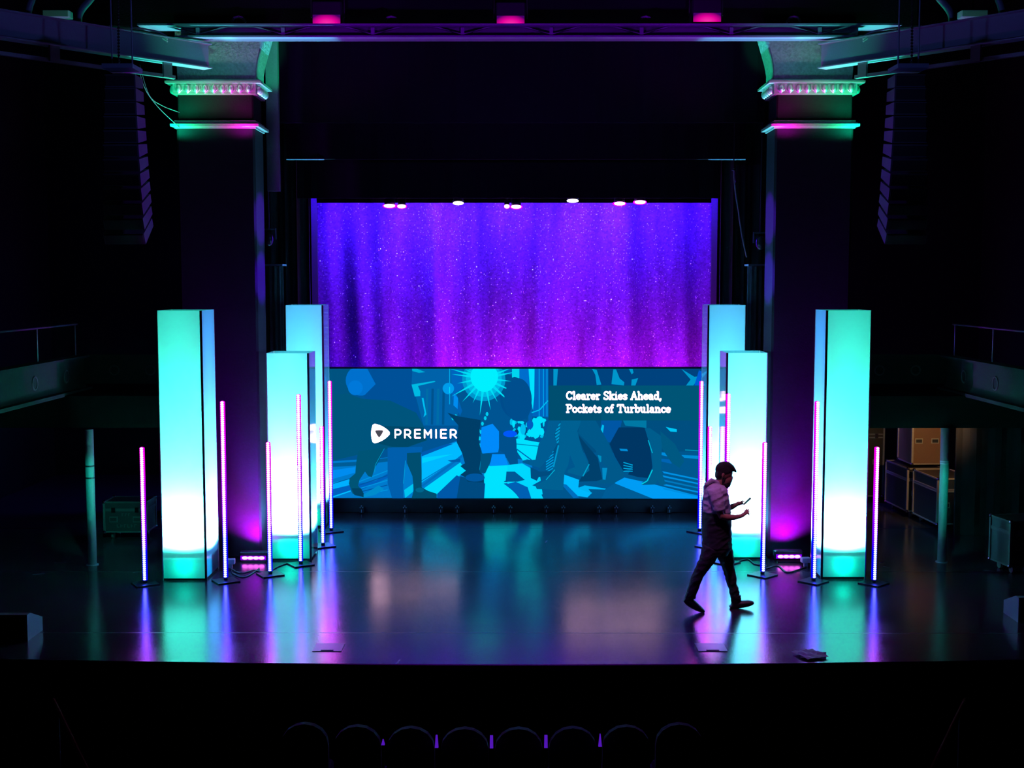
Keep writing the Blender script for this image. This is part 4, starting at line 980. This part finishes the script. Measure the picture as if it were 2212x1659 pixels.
# ------------------------------------------------------------------ road cases
M['dimedge'] = mat('dark_grey_edge', (.07, .07, .07), .6)
def road_case(c, d, rotz, lab, lam='caselam', wheels=True, edge_m='alu', marks=False):
    """c on the ground; d = (width, depth, height)"""
    t = thing('road_case', c, lab, 'road case', 'road cases in the wings'); t.rotation_euler.z = R(rotz)
    w_, dp, h = d; z0 = .12 if wheels else 0
    MB().box((0, 0, z0+h/2), (w_, dp, h)).build('body', lam, t, world=False)
    m = MB(); e = .022
    for x in (-1, 1):
        for y in (-1, 1): m.box((x*w_/2, y*dp/2, z0+h/2), (e*1.5, e*1.5, h))
    for z in (z0, z0+h, z0+h*.72, z0+h*.76):
        for y in (-1, 1): m.box((0, y*dp/2, z), (w_, e, e))
        for x in (-1, 1): m.box((x*w_/2, 0, z), (e, dp, e))
    m.build('edging', edge_m, t, world=False)
    for x in (-1, 1):
        for y in (-1, 1):
            for z in (z0, z0+h): MB().ell((x*w_/2, y*dp/2, z), (.03, .03, .03), nu=10, nv=6).build('corner', 'chrome', t, world=False)
    for x in (-.28, .28):
        p = MB().box((x*w_, -dp/2-.006, z0+h*.42), (.13, .012, .09)).build('handle', edge_m, t, world=False)
        MB().box((x*w_, -dp/2-.014, z0+h*.42), (.1, .008, .055)).build('handle_recess', 'black', p, world=False)
        MB().box((x*w_, -dp/2-.006, z0+h*.74), (.06, .014, .08)).build('latch', 'chrome', t, world=False)
    if wheels:
        for x in (-1, 1):
            for y in (-1, 1):
                wh = MB().tube([(x*(w_/2-.1)-.018, y*(dp/2-.1), .05), (x*(w_/2-.1)+.018, y*(dp/2-.1), .05)], .05, 14)
                wh.box((x*(w_/2-.1), y*(dp/2-.1), .105), (.08, .08, .02)); wh.build('castor', 'cable', t, world=False)
    if marks:
        m = MB(); xs = -.13
        for k in range(6): m.box((xs+k*.055, -dp/2-.003, z0+h*.2), (.012, .003, .05)); m.box((xs+k*.055+.014, -dp/2-.003, z0+h*.2+.02*(k % 3-1)), (.03, .003, .012))
        for k in range(3): m.box((-.05+k*.05, -dp/2-.003, z0+h*.58), (.012, .003, .045)); m.box((-.05+k*.05+.012, -dp/2-.003, z0+h*.58+.015), (.026, .003, .012))
        m.build('stencil_marks', 'dimedge', t, world=False)
    return t
p = gnd(272, 1165); p.y += .25
road_case(tuple(p), (.66, .5, .47), 0, 'low black road case with faint stencil marks beside the outermost left tube', marks=True, edge_m='dimedge')
road_case((7.12, 20.55, 0), (.62, 1.0, .74), 4, 'black road case in the lower row right behind the right pipe column', edge_m='alu')
road_case((7.0, 21.72, 0), (.62, 1.0, .73), 4, 'black road case in the lower row, carrying the brown one', edge_m='alu')
road_case((7.08, 21.72, .91), (.5, .7, .95), 2, 'brown road case with gold edging stacked on a black one behind the right pipe column', lam='casebrown', wheels=False)
road_case((6.42, 23.0, 0), (.62, .6, 1.5), 4, 'tall dim black road case farthest back on the right, beyond the stack', edge_m='steel')
p = gnd(2190, 1238)
road_case((p.x+.15, p.y+.2, 0), (.6, .5, .62), 10, 'dim black road case at the right edge of the view', edge_m='dimedge')
tag(recentre(MB().tube([(7.3, 20.2, .875), (7.3, 20.2, .95), (7.3, 20.2, .98)], [.06, .06, .03], 12).build('tape_roll', mat('amber_tape', (.7, .35, .05), .5))), 'small amber tape roll on the nearest road case beside the right pipe column', 'tape roll')
m = MB(); x0 = at(2063, 1100, 19.7).x
for k in range(24):
    xa = x0+.1*k; m.prism([(xa, 19.7+.03*math.sin(k*1.7), .001), (xa+.1, 19.7+.03*math.sin(k*1.7+1.7), .001), (xa+.1, 19.76+.03*math.sin(k*1.7+1.7), .001), (xa, 19.76+.03*math.sin(k*1.7), .001)], (0, 0, 1.94))
tag(recentre(m.build('wing_drape', 'velour')), 'black drape hanging in the right wing beside the brown road cases', 'drape')

# ------------------------------------------------------------------ bits on the floor
def sheet(px, py, w_, d, rz, z, name, lab, m='paper', cat='paper', group=None):
    p = gnd(px, py); o = MB(); n = 6; vs = []; fs = []
    for j in range(n+1):
        for i in range(n+1):
            x = (i/n-.5)*w_; y = (j/n-.5)*d; zz = z+.012*math.sin(i*1.1+j*.6)**2+.001
            vs.append((x, y, zz))
    for j in range(n):
        for i in range(n): a = j*(n+1)+i; fs.append((a, a+1, a+n+2, a+n+1))
    ob = o.add(vs, fs).build(name, m, fix=False); ob.modifiers.new('t', 'SOLIDIFY').thickness = .002
    ob.location = (p.x, p.y, 0); ob.rotation_euler.z = R(rz); return tag(ob, lab, cat, group)
sheet(1750, 1417, .27, .3, 22, .018, 'paper_sheet', 'topmost loose white paper sheet near the front edge of the stage', group='paper sheets near the stage edge')
sheet(1757, 1416, .27, .28, -14, .002, 'paper_sheet', 'lower white paper sheet peeking out under another near the stage edge', group='paper sheets near the stage edge')
for px, py, lab in ((710, 1399, 'square floor pocket lid near the front of the stage, on the left'), (1536, 1399, 'square floor pocket lid near the front of the stage, on the right')):
    p = gnd(px, py); t = thing('floor_pocket', (p.x, p.y, 0), lab, 'floor hatch', 'floor pocket lids')
    MB().box((p.x, p.y, .003), (.32, .3, .006)).build('lid', mat('hatch_metal', (.12, .11, .13), .3, .5), t)
    MB().box((p.x, p.y-.12, .008), (.14, .02, .006)).build('finger_slot', 'black', t)
# spike tape marks
marks = [(1905, 1215, 40), (1915, 1225, -40), (300, 1235, 30), (84, 1240, 20), (130, 1215, 15), (2137, 1233, -30), (1180, 1170, 80), (860, 1430, 80)]
for i, (px, py, a) in enumerate(marks):
    o = MB().box((0, 0, .0015), (.16 if i > 1 else .1, .02, .002)).build('spike_tape', 'paper2'if False else 'greysteel')
    o.location = gnd(px, py); o.rotation_euler.z = R(a)
    tag(o, ['upper pale spike tape strip right of the outermost right tube', 'lower pale spike tape strip right of the outermost right tube', 'short spike tape strip beside the outermost left tube', 'faint tape strip on the floor at the far left', 'faint tape strip left of the left pipe column', 'brownish tape strip on the floor at the far right', 'tiny tape strip on the floor below the screen', 'tiny tape strip at the front edge of the stage'][i], 'tape', 'spike tape strips on the floor')
# stage monitors wedge at both edges
for s, px, py in ((-1, 18, 1385), (1, 2250, 1345)):
    p = gnd(px, py); t = thing('monitor_wedge', (p.x, p.y, 0), 'low dark box with a pale face at the front %s corner of the stage' % ('left' if s < 0 else 'right'), 'stage monitor', 'low boxes at the stage corners')
    m = MB(); x = p.x; y = p.y
    m.prism([(x-s*.0-.28, y, 0), (x-.28, y+.45, 0), (x-.28, y+.45, .16), (x-.28, y+.1, .3), (x-.28, y, .3)], (.5, 0, 0)); m.build('box', 'steel', t)
    MB().box((x-.03, y-.006, .15), (.44, .01, .24)).build('front_grille', 'fabric', t)
# hanging rope and small lamp by right pillar
cable_thing('hanging_rope', [at(1585, 368, 19.8), at(1588, 410, 19.8), at(1595, 455, 19.8), at(1603, 510, 19.8), at(1613, 556, 19.8)], .012, 'pale rope hanging loose beside the right pillar', 'rope', 'palecable')
t = thing('rope_pulley', tuple(at(1585, 366, 19.8)), 'small bright metal pulley at the top of the hanging rope', 'pulley')
c = at(1585, 366, 19.8); MB().ell(c, (.035, .02, .025)).build('wheel', 'chrome', t, smooth=True); MB().tube([c+Vector((0, 0, .02)), (c.x, c.y, 9.55)], .006, 6).build('lift_line', 'black', t)
c2 = at(1588, 385, 19.8); MB().tube([c+Vector((.02, 0, -.02)), c2, c2+Vector((.02, 0, -.06)), c2+Vector((0, 0, -.1))], .01, 6).build('hook', 'chrome', t)
for s, px, py in ((1, 1643, 525), (-1, 580, 517)):
    c = at(px, py, 19.6); t = thing('moving_head', tuple(c), 'small dark moving head lamp half hidden beside the %s pillar' % ('right' if s > 0 else 'left'), 'stage light', 'moving heads beside the pillars')
    MB().ell(c, (.075, .09, .11), nu=14).build('head', 'glossplastic', t, smooth=True) if 'glossplastic' in M else MB().ell(c, (.075, .09, .11), nu=14).build('head', mat('gloss_plastic', (.05, .05, .06), .2), t, smooth=True)
    MB().tube([c+Vector((-.11, 0, 0)), c+Vector((-.11, 0, .16)), c+Vector((.11, 0, .16)), c+Vector((.11, 0, 0))], .016, 8).build('yoke', 'steel', t)
    MB().tube([c+Vector((0, 0, .17)), (c.x, c.y, 9.55)], .02, 8).build('hanger', 'black', t)
# dark truss towers with drape behind pillars
for s, px in ((-1, 591), (1, 1636)):
    a = at(px, 575, 20.6); t = thing('draped_post', (a.x, 20.6, 0), 'dark draped truss post rising behind the shorter %s tower' % ('left' if s < 0 else 'right'), 'post', 'draped posts')
    m = MB(); n = 24; vs = []; fs = []
    for zz in (0.001, a.z):
        for k in range(n):
            q = 2*math.pi*k/n; r = .155+.015*math.sin(k*3.1); vs.append((a.x+r*math.cos(q), 20.6+r*math.sin(q), zz))
    fs = [tuple(range(n-1, -1, -1)), tuple(range(n, 2*n))]+[(k, (k+1) % n, n+(k+1) % n, n+k) for k in range(n)]
    m.add(vs, fs).build('drape_sleeve', 'leg_cloth', t)
    MB().box((a.x, 20.6, a.z+.02), (.36, .36, .03)).build('top_plate', 'steel', t)
    for k in range(6): MB().ell((a.x-.14+.055*k, 20.44+.02*(k % 3), a.z-.03-.03*(k % 2)), (.007, .007, .007), nu=6, nv=4).build('stud', 'chrome', t)

# ------------------------------------------------------------------ pit: front seats and hand rails
def seat():
    t = thing('theatre_seat', (0, 0, 0), 'x', 'seat')
    m = MB(); W = .44; prof = []
    for k in range(9):
        a = math.pi*k/8; prof.append((-W/2*math.cos(a), .62+.12*math.sin(a)))
    pts = [(-W/2, 0, .35)]+[(x, 0, z) for x, z in prof]+[(W/2, 0, .35)]
    m.prism(pts, (0, .07, 0)); m.build('backrest', 'seat', t, world=False)
    MB().box((0, .28, .38), (W-.02, .42, .09), bev=.03).build('cushion', 'seat', t, world=False)
    for q in (-1, 1): MB().box((q*(W/2-.01), .25, .2), (.03, .4, .4)).build('leg', 'black', t, world=False)
    return t
s0 = None
xs = [at(p, 1600, 11.2).x for p in (828, 944, 1062, 1179, 1296)]; dx = (xs[-1]-xs[0])/4
zfl = at(1062, 1575, 11.2).z-.74
names = ['leftmost', 'second from the left', 'third from the left', 'fourth from the left', 'fourth from the right', 'third from the right', 'second from the right', 'rightmost']
for k in range(8):
    o = seat() if k == 0 else copy_tree(s0)
    if k == 0: s0 = o
    x = xs[0]-dx*1.5+dx*k; o.location = (x, 11.2+.01*abs(k-3.5)**2, -1.26)
    o.scale = (1, 1, (zfl+.74+1.26)/.74)
    o['label'] = 'dark theatre seat in the front row below the stage, %s of eight' % names[k]; o['group'] = 'front row seats'
for k, x in enumerate(xs):  # glowing wedges added in place of reflected violet light
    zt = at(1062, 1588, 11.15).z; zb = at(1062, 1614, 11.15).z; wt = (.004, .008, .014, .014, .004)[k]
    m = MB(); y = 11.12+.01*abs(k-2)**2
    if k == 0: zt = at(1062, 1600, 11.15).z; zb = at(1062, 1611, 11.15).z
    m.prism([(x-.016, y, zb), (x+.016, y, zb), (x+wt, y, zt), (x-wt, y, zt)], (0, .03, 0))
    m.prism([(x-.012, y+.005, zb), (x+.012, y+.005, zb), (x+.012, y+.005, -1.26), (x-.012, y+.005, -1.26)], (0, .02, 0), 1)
    tag(recentre(m.build('gap_glow', ['wedge', 'black'])), 'tiny glowing violet wedge imitating light between front row seats, %s of five' % ['leftmost and dimmest', 'second from the left', 'the middle one', 'fourth from the left', 'rightmost'][k], 'painted glow', 'painted violet glows in the front row')
for s in (-1, 1):
    f = (lambda x: x) if s < 0 else (lambda x: 2200-x)
    side = 'left' if s < 0 else 'right'
    a, b, c = at(f(115), 1512, 11.0), at(f(150), 1585, 9.8), at(f(200), 1690, 8.5)
    t = thing('aisle_handrail', tuple(b), 'faint reddish handrail sloping down at the lower %s of the view' % side, 'handrail', 'aisle handrails')
    MB().tube([a, b, c], .02, 8).build('rail', 'rail', t)
    for p in (a.lerp(b, .3), c): MB().tube([p, Vector((p.x, p.y, -1.26))], .016, 8).build('post', 'black', t)

# ------------------------------------------------------------------ the person
def remesh(o, voxel, smooth=4, wrinkle=0):
    r = o.modifiers.new('r', 'REMESH'); r.mode = 'VOXEL'; r.voxel_size = voxel
    if smooth: s_ = o.modifiers.new('s', 'SMOOTH'); s_.iterations = smooth; s_.factor = .5
    dg = bpy.context.evaluated_depsgraph_get(); dg.update()
    me = bpy.data.meshes.new_from_object(o.evaluated_get(dg)); old = o.data; o.modifiers.clear()
    me.name = o.name; o.data = me; me.materials.clear()
    for mm in old.materials: me.materials.append(mm)
    for p_ in me.polygons: p_.use_smooth = True; p_.material_index = 0
    if wrinkle:
        from mathutils import noise
        off = []
        for v in me.vertices:
            c = v.co; q = Vector((c.x*5+c.z*3, c.y*6, c.z*13-c.x*6)); r = Vector((c.x*13, c.y*13, c.z*19))
            off.append(v.normal*(wrinkle*(1-2*abs(noise.noise(q)))*.8 + wrinkle*.5*noise.noise(r)))
        for v, d in zip(me.vertices, off): v.co = v.co + d
    return o
YP = 15.15
def Pz(X, Y, dy=0): return at(1440+X*.21695, 980+Y*.21699, YP+dy)
def L(*rows): return [(Pz(r[0], r[1], r[2]), r[3], r[4] if len(r) > 4 else r[3]) for r in rows]
foot = Pz(500, 1545); 
person = thing('person', (foot.x, YP, 0), 'person in mid stride looking down at a phone, pale top and dark trousers', 'person')
b = MB()
# head, tilted forward
hr = Matrix.Rotation(R(18), 3, 'Y')
b.ell(Pz(578, 188), (.098, .076, .112), hr, 20, 14)
b.ell(Pz(600, 255), (.07, .062, .085), hr, 16, 10)
b.ell(Pz(650, 238), (.016, .013, .022), None, 10, 8)      # nose
b.ell(Pz(640, 268), (.014, .022, .010), None, 10, 6)      # lips
b.ell(Pz(636, 212), (.014, .05, .012), None, 10, 6)       # brow
for q in (-1, 1): b.ell(Pz(562, 212, q*.076), (.018, .010, .03), hr, 10, 8)   # ears
b.loft(L((500, 310, 0, .075, .07), (530, 285, 0, .06, .06), (565, 240, 0, .058, .056)))
# torso core inside clothes, pelvis, legs
b.loft(L((490, 300, 0, .07, .09), (485, 345, 0, .10, .17), (490, 430, 0, .12, .17), (500, 560, 0, .13, .15), (505, 700, 0, .13, .14), (500, 900, 0, .13, .14), (500, 960, 0, .11, .13)))
b.loft(L((455, 950, -.08, .08), (400, 1060, -.09, .07), (340, 1150, -.09, .052), (285, 1260, -.09, .045), (240, 1420, -.09, .036), (225, 1455, -.09, .036)))
b.loft(L((555, 950, .09, .08), (600, 1060, .1, .07), (622, 1170, .1, .05), (655, 1290, .1, .043), (685, 1420, .1, .036), (690, 1470, .1, .036)))
# near arm and open hand
b.loft(L((480, 370, -.17, .05), (505, 470, -.2, .047), (525, 570, -.21, .045), (548, 622, -.21, .042), (600, 634, -.2, .04), (680, 634, -.185, .034), (738, 622, -.175, .026, .030), (760, 612, -.17, .026, .036)), 14)
b.loft(L((748, 618, -.17, .024, .034), (772, 602, -.165, .024, .042), (792, 588, -.16, .02, .042), (798, 584, -.16, .012, .036)), 12)
def finger(pts, r0): 
    b.tube([Pz(*p) for p in pts], [r0, r0*.98, r0*.9, r0*.72][:len(pts)], 8); b.ell(Pz(*pts[-1]), (r0*.72,)*3, None, 8, 6)
for k, (dy, e) in enumerate(((-.195, (812, 600, 826, 612)), (-.172, (816, 590, 830, 596)), (-.15, (814, 578, 828, 574)), (-.13, (808, 566, 820, 556)))):
    finger([(786, 592-4*k, dy), (e[0], e[1], dy), (e[2], e[3], dy)], .0095)
finger([(765, 600, -.135), (782, 570, -.12), (796, 552, -.115)], .0105)
# far arm and hand on the phone
b.loft(L((475, 370, .17, .05), (520, 470, .2, .047), (572, 548, .2, .043), (620, 540, .17, .04), (672, 518, .13, .033), (700, 503, .11, .026, .028), (722, 494, .10, .026, .034)), 14)
b.loft(L((712, 498, .10, .024, .034), (738, 492, .085, .022, .042), (762, 492, .08, .016, .040)), 12)
for k in range(4):
    dy = .045+.022*k
    finger([(752, 500, dy), (776, 506, dy), (788, 494, dy-.004)], .009)
finger([(735, 478, .04), (758, 470, .035), (775, 474, .04)], .010)
body = remesh(b.build('body', 'skin', person), .0045, 3)
# face details
m = MB()
for q in (-1, 1): m.ell(Pz(628, 226, q*.03), (.008, .011, .007), None, 8, 6)
m.build('eyes', 'hair', person)
# hair with a quiff, and beard
b = MB()
b.ell(Pz(572, 160), (.108, .084, .095), hr, 18, 12); b.ell(Pz(530, 190), (.06, .078, .085), hr, 14, 10)
b.loft(L((560, 120, 0, .05, .07), (610, 118, 0, .045, .065), (650, 142, 0, .035, .055), (680, 168, 0, .018, .04), (692, 184, 0, .008, .02)))
b.tube([Pz(540, 110), Pz(528, 92)], [.012, .003], 6); b.tube([Pz(590, 100), Pz(592, 82)], [.014, .003], 6); b.tube([Pz(560, 108), Pz(555, 86)], [.014, .003], 6)
hair = remesh(b.build('hair', 'hair', person), .005, 1, .004)
b = MB()
b.ell(Pz(600, 295), (.052, .056, .06), hr, 14, 10); b.ell(Pz(592, 335), (.026, .035, .03), None, 12, 8); b.ell(Pz(632, 262), (.016, .03, .008), None, 10, 6)
for q in (-1, 1): b.ell(Pz(570, 258, q*.052), (.022, .018, .06), hr, 10, 8)
remesh(b.build('beard', 'hair', person), .006, 1)
# shirt: pale upper part, dark lower part
def shirt_mat():
    m = mat('two_tone_shirt', (.5, .46, .55), .85, bump=.35, bscale=22); nt = m.node_tree; n = nt.nodes; Lk = nt.links; bs = n['Principled BSDF']
    geo = n.new('ShaderNodeNewGeometry'); sx = n.new('ShaderNodeSeparateXYZ'); Lk.new(geo.outputs['Position'], sx.inputs[0])
    mr = n.new('ShaderNodeMapRange'); z = Pz(500, 572).z; mr.inputs['From Min'].default_value = z-.01; mr.inputs['From Max'].default_value = z+.012
    Lk.new(sx.outputs['Z'], mr.inputs['Value']); mx = n.new('ShaderNodeMix'); mx.data_type = 'RGBA'
    mx.inputs['A'].default_value = (.012, .012, .016, 1); old = bs.inputs['Base Color'].links[0].from_socket
    Lk.new(old, mx.inputs['B']); Lk.new(mr.outputs[0], mx.inputs['Factor']); Lk.new(mx.outputs['Result'], bs.inputs['Base Color']); return m
b = MB()
b.loft(L((480, 285, 0, .085, .085), (470, 320, 0, .12, .14), (482, 360, 0, .14, .205), (490, 430, 0, .152, .215), (498, 560, 0, .165, .195), (502, 700, 0, .172, .18), (500, 820, 0, .176, .18), (500, 905, 0, .178, .185), (500, 930, 0, .176, .183)), 28)
for q in (-1, 1):
    if q < 0: b.loft(L((470, 350, -.15, .08, .075), (495, 430, -.195, .08, .07), (515, 510, -.205, .074, .066), (525, 562, -.208, .07, .064)))
    else: b.loft(L((470, 350, .15, .08, .075), (505, 430, .195, .078, .07), (545, 510, .2, .07, .064)))
b.tube([Pz(400, 300, -.09), Pz(385, 318, 0), Pz(400, 300, .09)], .022, 8)     # folded collar at nape
b.tube([Pz(400, 300, -.09), Pz(450, 262, -.09), Pz(500, 285, -.07), Pz(530, 330, -.03)], .02, 8)
b.tube([Pz(400, 300, .09), Pz(450, 262, .09), Pz(500, 285, .07), Pz(530, 330, .03)], .02, 8)
remesh(b.build('shirt', shirt_mat(), person), .008, 6, .011)
b = MB()
b.loft(L((500, 880, 0, .168, .175), (500, 950, 0, .168, .178), (500, 1000, 0, .13, .16)), 24)
b.loft(L((450, 940, -.08, .115, .10), (405, 1050, -.09, .092, .09), (350, 1140, -.09, .072, .075), (305, 1225, -.09, .066, .07), (270, 1320, -.09, .063, .066), (248, 1400, -.09, .055, .058), (240, 1432, -.09, .058, .058)))
b.loft(L((560, 940, .09, .115, .10), (598, 1050, .1, .09, .09), (622, 1160, .1, .068, .074), (645, 1270, .1, .062, .066), (670, 1360, .1, .058, .06), (690, 1435, .1, .056, .056), (694, 1460, .1, .058, .056)))
remesh(b.build('trousers', 'denim', person), .008, 4, .010)
b = MB()
b.loft(L((244, 1385, -.09, .060), (226, 1430, -.09, .062, .05), (205, 1458, -.09, .04, .044)))
b.loft(L((178, 1446, -.09, .030, .038), (212, 1466, -.09, .054, .046), (268, 1504, -.09, .054, .054), (320, 1540, -.09, .042, .056), (356, 1561, -.09, .028, .048), (378, 1572, -.09, .012, .03)))
remesh(b.build('shoe', 'shoe', person), .006, 2)
b = MB()
b.loft(L((690, 1405, .1, .062), (690, 1460, .1, .064, .052), (680, 1500, .1, .045, .046)))
b.loft(L((645, 1514, .1, .030, .038), (690, 1506, .1, .050, .048), (765, 1496, .1, .046, .055), (825, 1488, .1, .038, .053), (854, 1484, .1, .026, .044), (868, 1480, .1, .012, .026)))
b.box(Pz(664, 1528, .1), (.09, .085, .03), Matrix.Rotation(R(6), 3, 'Y'))
remesh(b.build('shoe', 'shoe', person), .006, 2)
# phone in the far hand
ph = thing('phone', tuple(Pz(803, 474, .07)), 'black phone held up in the walking person\'s hand', 'phone')
a, c = Pz(768, 506, .07), Pz(838, 440, .07); d = (c-a); ln = d.length; ang = math.atan2(d.z, d.x)
rot = Matrix.Rotation(-ang, 3, 'Y'); mid = (a+c)/2
MB().box(mid, (ln, .072, .009), rot, bev=.003).build('case', 'phone', ph)
nrm = rot @ Vector((0, 0, 1)); MB().box(mid+nrm*.0052, (ln-.012, .064, .001), rot).build('display', glow('phone_display', (.25, .5, .6), .12), ph)
